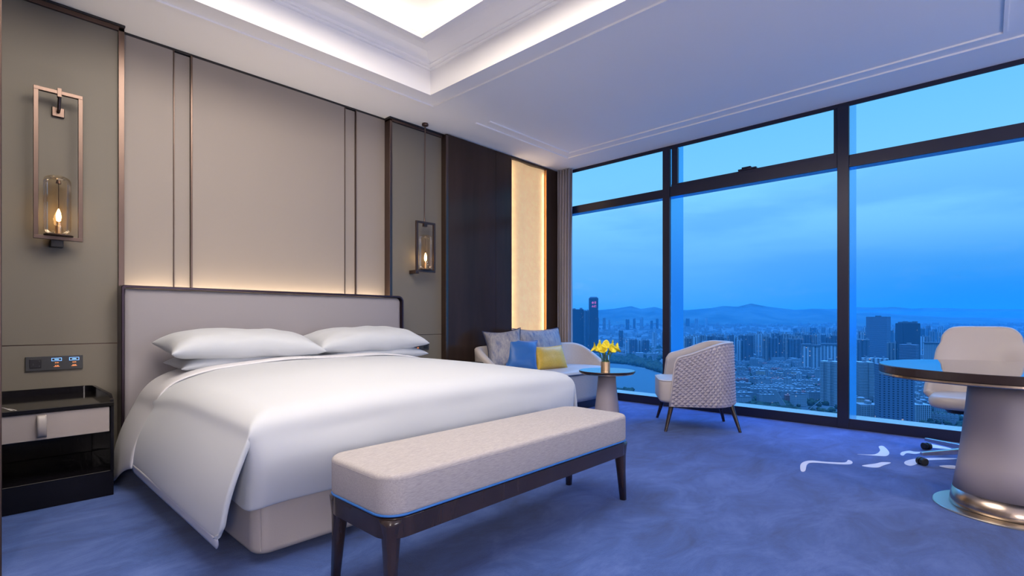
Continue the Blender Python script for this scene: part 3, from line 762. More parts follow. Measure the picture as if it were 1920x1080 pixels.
glass_shade(pn, 0, 0, 1.515, 1.86, .068)
m = MB(); m.tube([(0, 0, 1.66), (0, 0, 1.85)], .0022, 6); m.build('inner_rod', M_bronze_d, pn)
bulb(pn, 0, 0, 1.595, .08, 2.2)

# ================================================================== SOFA
SX, SYc, SA, SB = 4.515, 3.69, .905, .47
sf = empty('loveseat', (SX, SYc, 0), R(-3), 'curved beige loveseat with sloping arms under the glowing gold wall panel', 'sofa')
def sell(phi, a, b, e=2.9):
    c_, s_ = math.cos(phi), math.sin(phi)
    return (math.copysign(abs(c_) ** (2 / e), c_) * a, math.copysign(abs(s_) ** (2 / e), s_) * b)
def rimz(y): return .425 + .275 * smooth01((y + .40) / .72)
NP = 96
def sofa_shell():
    m = MB(); rs = []
    for t in (0, .15, .4, .7, .92, 1.0):
        ring = []
        for k in range(NP):
            phi = 2 * PI * k / NP; x, y = sell(phi, SA * (1 - .03 * (1 - t)), SB * (1 - .06 * (1 - t))); zt = rimz(y)
            ring.append((x, y, lerp(.10, zt - .018, t)))
        rs.append(ring)
    for ins, dz in ((.012, -.004), (.035, .004), (.06, -.002), (.075, -.02)):
        rs.append([(*sell(2 * PI * k / NP, SA - ins, SB - ins), rimz(sell(2 * PI * k / NP, SA, SB)[1]) + dz) for k in range(NP)])
    rs.append([(*sell(2 * PI * k / NP, SA - .11, SB - .11), .36) for k in range(NP)])
    m.rings(rs, True, True); return m
sofa_shell().build('shell', M_sofa, sf, smooth=True)
m = MB(); rs = []
for z, ins in ((.33, .03), (.40, .012), (.422, .03), (.434, .06), (.438, .15), (.440, .35)):
    rs.append([(*sell(2 * PI * k / NP, SA - ins - .05, SB - ins - (.05 if math.sin(2 * PI * k / NP) > 0 else -.005)), z) for k in range(NP)])
m.rings(rs, True, True); m.build('seat', M_leather2, sf, smooth=True)
m = MB(); pts = []
for k in range(60):
    phi = lerp(PI * 1.02, PI * 1.98, k / 59); pts.append((*sell(phi, SA + .002, SB + .003), .402))
m.tube(pts, .006, 6); m.build('piping', M_navy, sf, smooth=True)
m = MB(); m.rings([[(*sell(2 * PI * k / NP, SA - .09, SB - .08), z) for k in range(NP)] for z in (0, .105)]); m.build('plinth', M_leg, sf)

pillow('cushion', (4.05, 3.90, .665), (R(72), R(-5), R(-34)), .44, .47, .20, M_jac, 'square grey blue cushion leaning in the sofa corner by the dark wall', 'cushion', seed=5, pipe=M_navy, ear=.17, n=28)
pillow('cushion', (4.77, 3.99, .665), (R(74), R(0), R(0)), .90, .48, .20, M_jac, 'long grey blue cushion leaning on the sofa back below the glowing panel', 'cushion', seed=6, pipe=M_navy, ear=.15, n=28)
pillow('cushion', (4.165, 3.75, .605), (R(70), R(7), R(-28)), .39, .39, .16, M_blue_c, 'square bright blue cushion in front of the grey ones', 'cushion', seed=7, pipe=M_bluep, ear=.16, n=28)
pillow('cushion', (4.535, 3.66, .560), (R(68), R(0), R(-6)), .52, .29, .15, M_yel_c, 'small oblong mustard yellow cushion beside the blue one', 'cushion', seed=8, pipe=M_yel_c, ear=.12, n=28)

# ================================================================== SIDE TABLE + VASE
TX, TY, TZ = 4.118, 2.624, .52
st = empty('side_table', (TX, TY, 0), 0, 'small round side table with dark glossy top and mauve cone pedestal', 'side table')
m = MB(); m.lathe([(.245, TZ - .022), (.258, TZ - .018), (.262, TZ - .012), (.262, TZ - .006), (.258, TZ)], 72); _o = m.build('table_top', [M_tblack, M_tedge], st, smooth=False)
for _p in _o.data.polygons: _p.material_index = 0 if _p.normal.z > .9 else 1
m = MB(); m.lathe([(.235, TZ - .032), (.245, TZ - .030), (.245, TZ - .021)], 64); m.build('top_rim', M_brushed, st)
m = MB(); m.lathe([(.128, .008), (.124, .06), (.108, .20), (.090, .36), (.080, TZ - .03)], 56); m.build('pedestal', mat('mauve_lacquer', (.36, .32, .34), .4), st, smooth=True)
m = MB(); m.lathe([(.15, 0), (.15, .006), (.146, .010)], 56); m.build('base_plate', M_brushed, st)
vs_ = empty('vase', (TX - .012, TY + .008, TZ), 0, 'glass vase in a brass sleeve standing on the small side table', 'vase')
m = MB(); m.lathe([(.043, 0), (.043, .082), (.041, .082), (.041, .004)], 40, cap1=True); m.build('brass_sleeve', M_brass, vs_, bevel=.001)
m = MB(); m.lathe([(.0395, .006), (.0395, .150)], 40, cap0=True, cap1=False); m.build('glass', M_clear, vs_, smooth=True, solid=.002)
def lily(k, dx, dy, h, lean, az, size):
    r = empty('calla_lily', (TX - .012, TY + .008, TZ + .01))
    ca, sa = math.cos(az), math.sin(az)
    tip = Vector((ca * lean, sa * lean, h)); b0 = Vector((dx, dy, 0)); mid = (b0 + tip) / 2 + Vector((0, 0, .02)) - Vector((ca, sa, 0)) * .006
    pts = [b0.lerp(mid, t).lerp(mid.lerp(tip, t), t) for t in [q / 8 for q in range(9)]]
    MB().tube(pts, .0042, 7).build('stem', M_stem, r, smooth=True)
    d = (pts[-1] - pts[-2]).normalized(); fw = (d + Vector((ca, sa, 0)) * .5).normalized(); x = fw.cross(Vector((0, 0, 1))).normalized() if abs(fw.z) < .98 else Vector((1, 0, 0)); y = x.cross(fw)
    def sp(u, v):
        a = 2 * PI * u; rr = size * (.16 + .95 * v ** 1.7) * (1 + .12 * math.cos(a)); up = size * (2.1 * v) + size * 1.2 * v ** 3 * max(0, math.cos(a - PI / 2)) ** 2
        if v > .8: rr += size * .15 * (v - .8) / .2
        p = tip + fw * up + (x * math.cos(a) + y * math.sin(a)) * rr
        p.z -= size * .35 * v ** 3
        return p
    m = MB(); m.grid(sp, 20, 9); m.build('petal', M_lily, r, smooth=True, solid=.001)
    MB().tube([tip, tip + fw * size * 1.7], [.004, .0025], 6).build('spadix', M_yel_c, r, smooth=True)
    return r
LIL = [(a[0], a[1], a[2] - .055, a[3] * .72, a[4], a[5] * 1.12) for a in [(-.01, .01, .215, .085, R(140), .030), (.01, .0, .225, .03, R(100), .032), (.0, -.01, .21, .09, R(-35), .031), (.015, .01, .235, .045, R(-60), .030),
       (-.015, -.005, .20, .05, R(200), .030), (.0, .015, .24, .02, R(-140), .028), (.012, -.012, .205, .055, R(-95), .030), (-.008, .012, .215, .055, R(165), .028), (.005, .005, .20, .075, R(-5), .028)]]
for i, a in enumerate(LIL):
    l = lily(i, *a); tag(l, 'yellow calla lily standing in the glass vase with the brass sleeve', 'flower', 'bunch of calla lilies in the vase')

# ================================================================== ARMCHAIR
ac = empty('armchair', (4.69, 2.01, 0), R(122.4) - PI / 2, 'tub armchair with diamond quilted back, pale leather seat and dark splayed legs', 'armchair')
# local: +Y front. shell path from front-left round the back to front-right
def ac_path(t, sc=1.0):
    """t 0..1 round the U, returns (x, y, back-ness)"""
    A, B = .335, .31
    if t < .24: q = t / .24; return (-A * (1.0) , lerp(.24, -.02, q), 0)
    if t > .76: q = (1 - t) / .24; return (A, lerp(.24, -.02, q), 0)
    a = PI + PI * (t - .24) / .52
    x, y = sell(a, A, B, 2.35); return (x, y - .02, 0)
_raw = ac_path
_smp = [(_q / 600, _raw(_q / 600)) for _q in range(601)]; _acc = [0.0]
for (_a, _p), (_b, _r) in zip(_smp, _smp[1:]): _acc.append(_acc[-1] + math.hypot(_r[0] - _p[0], _r[1] - _p[1]))
_tab = [(s_ / _acc[-1], q_[0]) for s_, q_ in zip(_acc, _smp)]
def ac_path(t, sc=1.0): return _raw(interp(_tab, t))
def ac_top(t, y):
    k = smooth01((.26 - y) / .52); z = lerp(.655, .785, k)
    e = min(t, 1 - t)
    if e < .045: z -= .05 * (1 - math.sqrt(max(0, 1 - (1 - e / .045) ** 2)))
    return z
def ac_pt(t, v, off=0.0):
    x, y, _ = ac_path(t); zt = ac_top(t, y); z = lerp(.225, zt, v)
    k = 1 - .05 * (z - .225) / .5 ; 
    lean = -.02 if y < -.1 else 0
    n = Vector((x, y if y < 0 else 0, 0)).normalized() if (abs(x) + abs(y)) > 0 else Vector((0, -1, 0))
    yy = y + (.035 * (1 - v) if y > .0 else 0) * min(1, y / .24 if y > 0 else 0)
    return Vector((x * k, yy * k - .0, z)) + n * off
NQ, NR = 70, 22                      # half-diamonds round the chair and up it
m = MB(); vs = []; fs = []
for j in range(NR + 1):
    for i in range(NQ + 1):
        pk = (i + j) % 2 == 1 and 0 < i < NQ and 0 < j < NR
        vs.append(ac_pt(i / NQ, j / NR, .017 if pk else 0))
for j in range(NR):
    for i in range(NQ):
        a, b, c_, d = j * (NQ + 1) + i, j * (NQ + 1) + i + 1, (j + 1) * (NQ + 1) + i + 1, (j + 1) * (NQ + 1) + i
        if (i + j) % 2 == 0: fs += [(a, b, c_), (a, c_, d)]
        else: fs += [(a, b, d), (b, c_, d)]
m.add(vs, fs); 
m.build('quilted_shell', M_quilt, ac, smooth=False, bevel=0)
# smooth inner lining
m = MB()
def inner(u, v):
    if v < .2:
        q = v / .2; p = ac_pt(u, 1, 0); p2 = ac_pt(u, 1, -.055); a = p.lerp(p2, q); a.z += .012 * math.sin(PI * q); return a
    q = (v - .2) / .8; p = ac_pt(u, 1 - q * .8, -.055 - .01 * q); return p
m.grid(inner, 60, 12)
for s_ in (0, 1):                      # front ends of the arms
    m.grid(lambda u, v, s_=s_: ac_pt(s_, v, -.06 * u), 3, 12)
m.build('inner_lining', M_leather2, ac, smooth=True)
m = MB(); pts = [ac_pt(0, v, .003) for v in (0, .3, .6, .85)] + [ac_pt(q / 60, 1, .003) + Vector((0, 0, .003)) for q in range(61)] + [ac_pt(1, v, .003) for v in (.85, .6, .3, 0)]
m.tube(pts, .007, 8); m.build('piping', M_leather2, ac, smooth=True)
m = MB(); rounded_slab(m, .57, .60, .10, .245, .452, .03, 0, .055, n=8, top_puff=.018); seat = m.build('seat', M_leather2, ac, smooth=True)
m = MB(); m.tube([(p[0], p[1] + .055, .443) for p in rrect(.565, .595, .10, 8)], .005, 6, closed=True); m.build('seat_piping', M_leather2, seat, smooth=True)
m = MB(); rounded_slab(m, .60, .50, .2, .215, .25, .008, 0, -.03, n=8); m.build('seat_frame', M_quilt, ac)
def splay(par, x0, y0, x1, y1, z, r0=.013, r1=.024, name='leg'):
    g = MB(); g.rings([[(x0 + r0 * math.cos(2 * PI * q / 12), y0 + r0 * math.sin(2 * PI * q / 12), 0) for q in range(12)], [(x1 + r1 * math.cos(2 * PI * q / 12), y1 + r1 * math.sin(2 * PI * q / 12), z) for q in range(12)]])
    return g.build(name, M_leg, par, smooth=False, bevel=.002)
iv = Matrix.Rotation(-ac.rotation_euler.z, 4, 'Z')
for (wx, wy) in ((4.249, 2.097), (4.79, 2.456), (4.66, 1.595), (5.061, 1.888)):
    p = iv @ Vector((wx - 4.69, wy - 2.01, 0)); splay(ac, p.x, p.y, p.x * .80, p.y * .80, .235)

# ================================================================== DESK
dk = empty('round_table', (3.714, -.086, 0), 0, 'large round table with dark glossy top on a grey cone pedestal with steel foot', 'table')
m = MB(); m.lathe([(.548, .703), (.556, .707), (.556, .744), (.552, .748)], 128); _o = m.build('table_top', [M_tblack, M_tedge], dk, smooth=False)
for _p in _o.data.polygons: _p.material_index = 0 if _p.normal.z > .9 else 1
m = MB(); m.lathe([(.54, .688), (.553, .689), (.555, .694), (.553, .7035)], 128); m.build('top_rim', M_brushed, dk)
m = MB(); m.lathe([(.228, .095), (.205, .25), (.188, .40), (.173, .55), (.162, .688)], 96); m.build('pedestal', mat('greige_pedestal', (.36, .32, .34), .5), dk, smooth=True)
m = MB(); m.lathe([(.243, .007), (.240, .03), (.230, .095)], 96); m.build('foot_band', M_brushed, dk, smooth=True)
m = MB(); m.lathe([(.313, 0), (.313, .004), (.309, .008)], 96); m.build('foot_disc', M_disc, dk)

# ================================================================== OFFICE CHAIR
oc = empty('office_chair', (4.76, .055, 0), 0, 'swivel chair with tall pale beige leather back behind the round table', 'office chair')
def oc_pt(u, v, off=0):
    s = u * 2 - 1; z = lerp(.33, .945, v)
    hw = .245 + .055 * smooth01((z - .28) / .2) - .066 * smooth01((z - .50) / .40)
    a = abs(s)
    wrap = (.24 - .19 * smooth01((z - .45) / .42)) * a ** 2.6
    xx = .25 + .10 * v ** 1.3 - wrap
    # rounded top corners
    zt = z
    zt = .33 + (z - .33) * (1 - .13 * a ** 7); hw *= 1 - .04 * smooth01((z - .85) / .1) * a ** 4
    if v < .25: zt += .10 * a ** 5 * (1 - v / .25)
    return Vector((xx + off, s * hw - .02 * smooth01((z - .5) / .3), zt))
m = MB(); m.grid(lambda u, v: oc_pt(u, v), 28, 24)
m.build('backrest', M_leather, oc, smooth=True, solid=.055, sub=1)
m = MB(); rounded_slab(m, .46, .50, .13, .385, .475, .04, -.02, 0, n=8, top_puff=.012); m.build('seat', M_leather, oc, smooth=True)
m = MB(); m.rings([rrect(.30, .30, .05, 5, .03, 0, .35), rrect(.34, .36, .06, 5, .03, 0, .39)]); m.build('seat_plate', M_blackm, oc)
m = MB(); m.lathe([(.03, .10), (.03, .22), (.018, .23), (.018, .36)], 24); m.build('gas_column', M_brushed, oc)
for q in range(4):
    a = R(136.5) + q * PI / 2
    ca, sa = math.cos(a), math.sin(a)
    Rl = .40
    def P(r, s, z): return (ca * r - sa * s, sa * r + ca * s, z)
    g = MB(); g.rings([[P(.02, -.022, .075), P(.02, .022, .075), P(.02, .02, .115), P(.02, -.02, .115)], [P(Rl, -.014, .066), P(Rl, .014, .066), P(Rl, .012, .088), P(Rl, -.012, .088)]])
    sg = g.build('star_leg', mat('polished_aluminium' if 'polished_aluminium' not in MATS else 'x', (.55, .50, .48), .22, 1.0) if 'polished_aluminium' not in MATS else MATS['polished_aluminium'], oc, bevel=.003)
    cz = MB(); 
    for s_ in (0,):
        rings = []
        for w_, rr in ((-.027, .018), (-.025, .026), (-.006, .026), (-.004, .020), (.004, .020), (.006, .026), (.025, .026), (.027, .018)):
            rings.append([P(Rl - .005 + rr * math.cos(2 * PI * j / 20), s_ + w_, .026 + rr * math.sin(2 * PI * j / 20)) for j in range(20)])
        cz.rings(rings)
    cz.build('caster', M_rubber, sg)
#@@CITY@@
# ================================================================== THE CITY BELOW (metres, ground about 180 m down)
GZ = -179.0
HD = 180.0                                     # camera height over the ground
RID1 = [(940, 585), (1020, 583), (1079.6, 580.5), (1123, 581.5), (1151, 579), (1183, 574), (1202, 579.4), (1227.6, 575.6), (1242.5, 579.4), (1287, 581.5), (1334.6, 577.5), (1355.6, 573.7), (1383, 575), (1408, 569), (1439.6, 575), (1464, 578), (1496, 581.5), (1522, 578.8), (1545, 579), (1569, 581.5), (1608, 587), (1632, 585.5), (1662, 587), (1686, 590), (1734, 592.5), (1782, 595), (1920, 597), (2300, 596)]
RID2 = [(940, 590), (1400, 585), (1569, 579), (1608, 576), (1642, 577), (1677, 575.5), (1710, 578.6), (1782, 578.6), (1920, 580), (2300, 582)]
D1, D2 = 7200.0, 12500.0
def ground_h(px, D):
    """height of the land at depth D in the direction px"""
    h1 = CH + (HOR - interp(RID1, px)) * D1 / F_PX; h2 = CH + (HOR - interp(RID2, px)) * D2 / F_PX
    z = GZ
    if D > 3300: z = lerp(GZ, -62, smooth01((D - 3300) / 2300))
    if D > 5600:
        t = (D - 5600) / (D1 - 5600)
        if D <= D1: z = lerp(-62, h1, smooth01(t) * .5 + t * .5)
        else: z = lerp(h1, h1 - 160, min(1, (D - D1) / 1800))
    if D > 9000:
        t = (D - 9000) / (D2 - 9000)
        z = lerp(z, h2, smooth01(t)) if D <= D2 else h2 - (D - D2) * .1
    if 5200 < D < D2 - 1:
        k = min(1, (D - 5200) / 900) * min(1, abs(D - D1) / 700 + .04)
        z += k * 26 * noise.noise(Vector((px * .018, D * .0016, 2))) + k * 10 * noise.noise(Vector((px * .06, D * .004, 7)))
    return z
def city_mat(name, c1, c2, scale, rough=.9):
    m, t, b = base_mat(name)
    c = N(t, 'ShaderNodeTexCoord'); n = N(t, 'ShaderNodeTexNoise'); n.inputs['Scale'].default_value = scale; n.inputs['Detail'].default_value = 8; n.inputs['Roughness'].default_value = .65
    L(t, c.outputs['Object'], n.inputs['Vector'])
    r = N(t, 'ShaderNodeValToRGB'); setramp(r.color_ramp, [(.40, c1), (.62, c2)]); L(t, n.outputs[0], r.inputs[0]); L(t, r.outputs[0], b.inputs['Base Color'])
    b.inputs['Roughness'].default_value = rough; b.inputs['Specular IOR Level'].default_value = .1
    return m
M_land = city_mat('city_land', (.012, .022, .028), (.07, .09, .10), .006)
M_hill = city_mat('wooded_hill', (.012, .03, .03), (.040, .06, .055), .0022)
M_water = mat('river_water', (.012, .045, .06), .6, bump=.25, bscale=.05, spec=.14)
M_tree = city_mat('tree_green', (.006, .014, .010), (.02, .035, .02), .05)
M_road = mat('pale_road', (.11, .12, .13), .8)
pxs = [900 + i * 3.0 for i in range(420)]
DS = [120, 300, 600, 1000, 1500, 2100, 2700, 3300] + [3500 + 200 * i for i in range(11)] + [5650 + 129.2 * i for i in range(1, 12)] + [7200, 7320, 7500, 7800, 8200, 8700, 9200] + [9600 + 290 * i for i in range(10)] + [12500, 12900, 14500]
m = MB(); vs = []
for D in DS:
    for px in pxs:
        x, y = at_depth(px, D); vs.append((x, y, ground_h(px, D)))
n_ = len(pxs); fs = [(j * n_ + i, j * n_ + i + 1, (j + 1) * n_ + i + 1, (j + 1) * n_ + i) for j in range(len(DS) - 1) for i in range(n_ - 1)]
m.add(vs, fs)
g = m.build('ground', [M_land, M_hill], smooth=True, merge=False); struct(g)
for p in g.data.polygons:
    c_ = p.center; p.material_index = 1 if (c_.x * CY + c_.y * SY) > 5300 else 0
rv = [(900, 672), (1000, 678), (1100, 680), (1150, 683), (1183, 686.5), (1212, 693), (1240, 703), (1272, 722), (1300, 760), (1320, 840), (900, 860)]
def gp(px, py): D = HD * F_PX / (py - HOR); return at_depth(px, D)
m = MB(); m.add([(*gp(*p), GZ + .6) for p in rv], [tuple(range(len(rv)))]); struct(m.build('river', M_water))

def facade(name, wall, win, floor_h=3.1, bay=3.4, wfrac=.5, hfrac=.55, strip=0, rough=.6, lit=.985, lit_s=.45):
    """wall and window grid from object coordinates; 'strip' adds broad pale and dark vertical stripes"""
    wall = (wall[0] * .28, wall[1] * .33, wall[2] * .36); win = tuple(q * .5 for q in win)
    m, t, b = base_mat(name)
    c = N(t, 'ShaderNodeTexCoord'); ge = N(t, 'ShaderNodeNewGeometry'); s = N(t, 'ShaderNodeSeparateXYZ'); L(t, c.outputs['Object'], s.inputs[0])
    vt = N(t, 'ShaderNodeVectorTransform', vector_type='NORMAL', convert_from='WORLD', convert_to='OBJECT'); L(t, ge.outputs['Normal'], vt.inputs[0])
    sn = N(t, 'ShaderNodeSeparateXYZ'); L(t, vt.outputs[0], sn.inputs[0])
    def M(op, a, bb=None, clamp=False):
        q = N(t, 'ShaderNodeMath', operation=op); q.use_clamp = clamp
        for i, v in enumerate((a, bb)):
            if v is None: continue
            if isinstance(v, (int, float)): q.inputs[i].default_value = v
            else: L(t, v, q.inputs[i])
        return q.outputs[0]
    ax = M('ABSOLUTE', sn.outputs[0]); useY = M('GREATER_THAN', ax, .5)
    hc = M('ADD', M('MULTIPLY', s.outputs[1], useY), M('MULTIPLY', s.outputs[0], M('SUBTRACT', 1, useY)))
    hc = M('ADD', hc, 500.3)
    hz = M('DIVIDE', M('ADD', s.outputs[2], 100 * floor_h), floor_h); hb_ = M('DIVIDE', hc, bay)
    fz = M('FRACT', hz); fb = M('FRACT', hb_)
    wm = M('MULTIPLY', M('LESS_THAN', fz, hfrac), M('LESS_THAN', fb, wfrac))
    if strip:
        st = M('FRACT', M('DIVIDE', hc, strip)); wide = M('LESS_THAN', st, .42)
        dark = M('MULTIPLY', wide, M('LESS_THAN', fz, .82)); wm = M('MAXIMUM', M('MULTIPLY', wm, .55), dark)
    roof = M('GREATER_THAN', M('ABSOLUTE', sn.outputs[2]), .5); wm = M('MULTIPLY', wm, M('SUBTRACT', 1, roof))
    oi = N(t, 'ShaderNodeObjectInfo'); vr = M('ADD', M('MULTIPLY', oi.outputs['Random'], .5), .75)
    wc = N(t, 'ShaderNodeMixRGB', blend_type='MULTIPLY'); wc.inputs[0].default_value = 1; wc.inputs[1].default_value = (*wall, 1)
    L(t, vr, wc.inputs[2])
    mi = N(t, 'ShaderNodeMixRGB'); L(t, wm, mi.inputs[0]); L(t, wc.outputs[0], mi.inputs[1]); mi.inputs[2].default_value = (*win, 1); L(t, mi.outputs[0], b.inputs['Base Color'])
    b.inputs['Roughness'].default_value = rough; b.inputs['Specular IOR Level'].default_value = .2
    # a few lit windows
    cv = N(t, 'ShaderNodeCombineXYZ'); L(t, M('FLOOR', hz), cv.inputs[2]); L(t, M('FLOOR', hb_), cv.inputs[0]); L(t, M('MULTIPLY', oi.outputs['Random'], 91), cv.inputs[1])
    wn = N(t, 'ShaderNodeTexWhiteNoise'); L(t, cv.outputs[0], wn.inputs[0])
    em = M('MULTIPLY', M('MULTIPLY', M('GREATER_THAN', wn.outputs[0], lit), wm), lit_s)
    b.inputs['Emission Color'].default_value = (1, .80, .62, 1); L(t, em, b.inputs['Emission Strength'])
    return m
WN = (.03, .04, .05)
F_pale = facade('pale_tower_facade', (.80, .84, .86), WN, strip=11, lit=.990)
F_mid = facade('grey_tower_facade', (.15, .17, .21), WN, strip=13, lit=.990)
F_warm = facade('beige_tower_facade', (.46, .38, .34), WN, strip=12, lit=.990)
F_office = facade('glass_office_facade', (.36, .36, .44), (.012, .016, .03), floor_h=4.2, bay=200, wfrac=1, hfrac=.52, lit=2)
F_dark = facade('dark_glass_facade', (.05, .06, .08), (.02, .025, .035), floor_h=4, bay=3, lit=.996)
F_grid = facade('white_grid_facade', (.55, .57, .58), (.04, .05, .06), floor_h=3.4, bay=3.2, wfrac=.55, hfrac=.8, lit=2)
F_bal = facade('white_balcony_facade', (.62, .62, .62), (.05, .06, .07), floor_h=3.0, bay=100, wfrac=1, hfrac=.5, lit=2)
F_blue = facade('blue_block_facade', (.14, .20, .28), (.02, .03, .05), floor_h=3.3, bay=5.5, wfrac=.42, hfrac=.5, lit=.995)
F_low = facade('low_block_facade', (.40, .42, .44), (.08, .09, .10), floor_h=3.0, bay=3.6, wfrac=.5, hfrac=.5, lit=.985, lit_s=.5)
F_lowr = facade('red_brick_facade', (.34, .12, .10), (.07, .05, .05), floor_h=3.0, bay=3.6, wfrac=.45, hfrac=.5, lit=.99)
F_lowt = facade('cream_block_facade', (.60, .46, .34), (.12, .10, .09), floor_h=3.0, bay=3.6, wfrac=.45, hfrac=.5, lit=.98)
M_roof = mat('pale_roof', (.085, .105, .12), .8); M_roofd = mat('dark_roof', (.03, .045, .06), .8); M_roofr = mat('rust_roof', (.17, .06, .055), .8)

def tower_mesh(w, d, h, bays=3, proj=2.5, roof=2, crown=0, rng=None):
    """slab tower with projecting bays and stair heads on the roof"""
    m = MB(); r_ = rng or random
    m.box(-w / 2, w / 2, -d / 2, d / 2, 0, h)
    bw = w / (bays * 2 - 1) if bays > 1 else w * .4
    for k in range(bays):
        x = -w / 2 + bw * (2 * k) if bays > 1 else -bw / 2
        m.box(x, x + bw, -d / 2 - proj, d / 2 + proj, 0, h + (1.2 if k % 2 else 0))
    for k in range(roof):
        x = lerp(-w * .3, w * .3, k / max(1, roof - 1)) if roof > 1 else 0
        m.box(x - w * .09, x + w * .09, -d * .22, d * .22, h, h + 6 + 2 * (k % 2), 1)
    if crown: m.box(-w * .5 - .5, w * .5 + .5, -d / 2 - proj - .5, d / 2 + proj + .5, h - 1, h + crown, 1)
    return m
def place(o, px, D, yaw=0.0):
    x, y = at_depth(px, D); o.location = (x, y, min(GZ, 0) if D < 3300 else ground_h(px, D) - 3)
    o.rotation_euler.z = YAW - PI / 2 - math.atan((px - 960) / F_PX) * 1.0 + yaw
    return o
def D_of(base): return HD * F_PX / (base - HOR)
TAKEN = []
def landmark(name, label, px0, px1, top, base, material, bays=3, proj=2.5, roof=2, crown=0, depth=None, yaw=.25, rm=None, cat='building', D=None):
    D = D or D_of(base); w = (px1 - px0) * D / F_PX / math.cos(yaw); px = (px0 + px1) / 2
    gz = GZ if D < 3300 else ground_h(px, D) - 3
    h = CH + (HOR - top) * D / F_PX - gz
    d = depth or min(w * .7, 24)
    w = max(6, w - abs(math.sin(yaw)) * d * .9)
    r = empty(name, (0, 0, 0), 0, label, cat)
    b = MB(); b.box(-w / 2, w / 2, -d / 2, d / 2, 0, h)
    b.build('tower_block', material, r)
    if bays:
        bw = w / (bays * 2 - 1) if bays > 1 else w * .5
        for k in range(bays):
            x = -w / 2 + bw * 2 * k if bays > 1 else -bw / 2
            MB().box(x, x + bw, -d / 2 - proj, d / 2 + proj, 0, h - 1.5).build('bay', material, r)
    for k in range(roof):
        x = lerp(-w * .32, w * .32, k / max(1, roof - 1)) if roof > 1 else 0
        MB().box(x - w * .1, x + w * .1, -d * .25, d * .25, h, h + 5 + 2 * (k % 2)).build('roof_house', rm or M_roof, r)
    if crown: MB().box(-w * .5 - .6, w * .5 + .6, -d / 2 - proj - .6, d / 2 + proj + .6, h - 1, h + crown).build('crown', rm or M_roofd, r)
    place(r, px, D, yaw); TAKEN.append((px0 - 3, px1 + 3, D))
    return r, w, d, h
# --- landmarks seen through the first pane
tw, w_, d_, h_ = landmark('skyscraper', 'tallest dark skyscraper with a dim red sign near its top beyond the river', 1104, 1121.5, 559, 668, F_dark, bays=0, roof=0, depth=38, yaw=.15, crown=0)
MB().rings([rrect(w_ * .96, d_ * .96, 4, 3, z=h_), rrect(w_ * .75, d_ * .75, 4, 3, z=h_ + 6)]).build('crown', M_roofd, tw)
M_sign = emis('red_sign_glow', (.9, .12, .22), .55)
sg = MB()
for k, rows in enumerate((((0, 0, 7, 1.2), (0, 5, 7, 6.2), (0, 0, 1.2, 6.2), (5.8, 0, 7, 6.2), (2.9, -3, 4.1, 9)), ((9, 0, 16, 1.2), (9, 4, 16, 5.2), (9, 8, 16, 9), (12, -3, 13.2, 9)),
                          ((0, -15, 7, -13.8), (3, -19, 4.2, -9), (0, -19, 1.2, -14), (6, -19, 7, -14)), ((9, -10, 16, -8.8), (9, -14, 16, -12.8), (9, -19, 16, -17.8), (9, -19, 10.2, -9)))):
    for a in rows: sg.box(-11 + a[0] * 1.35, -11 + a[2] * 1.35, -d_ / 2 - 1.2, -d_ / 2 - .1, h_ - 26 + a[1], h_ - 26 + a[3])
sg.build('rooftop_sign', M_sign, tw)
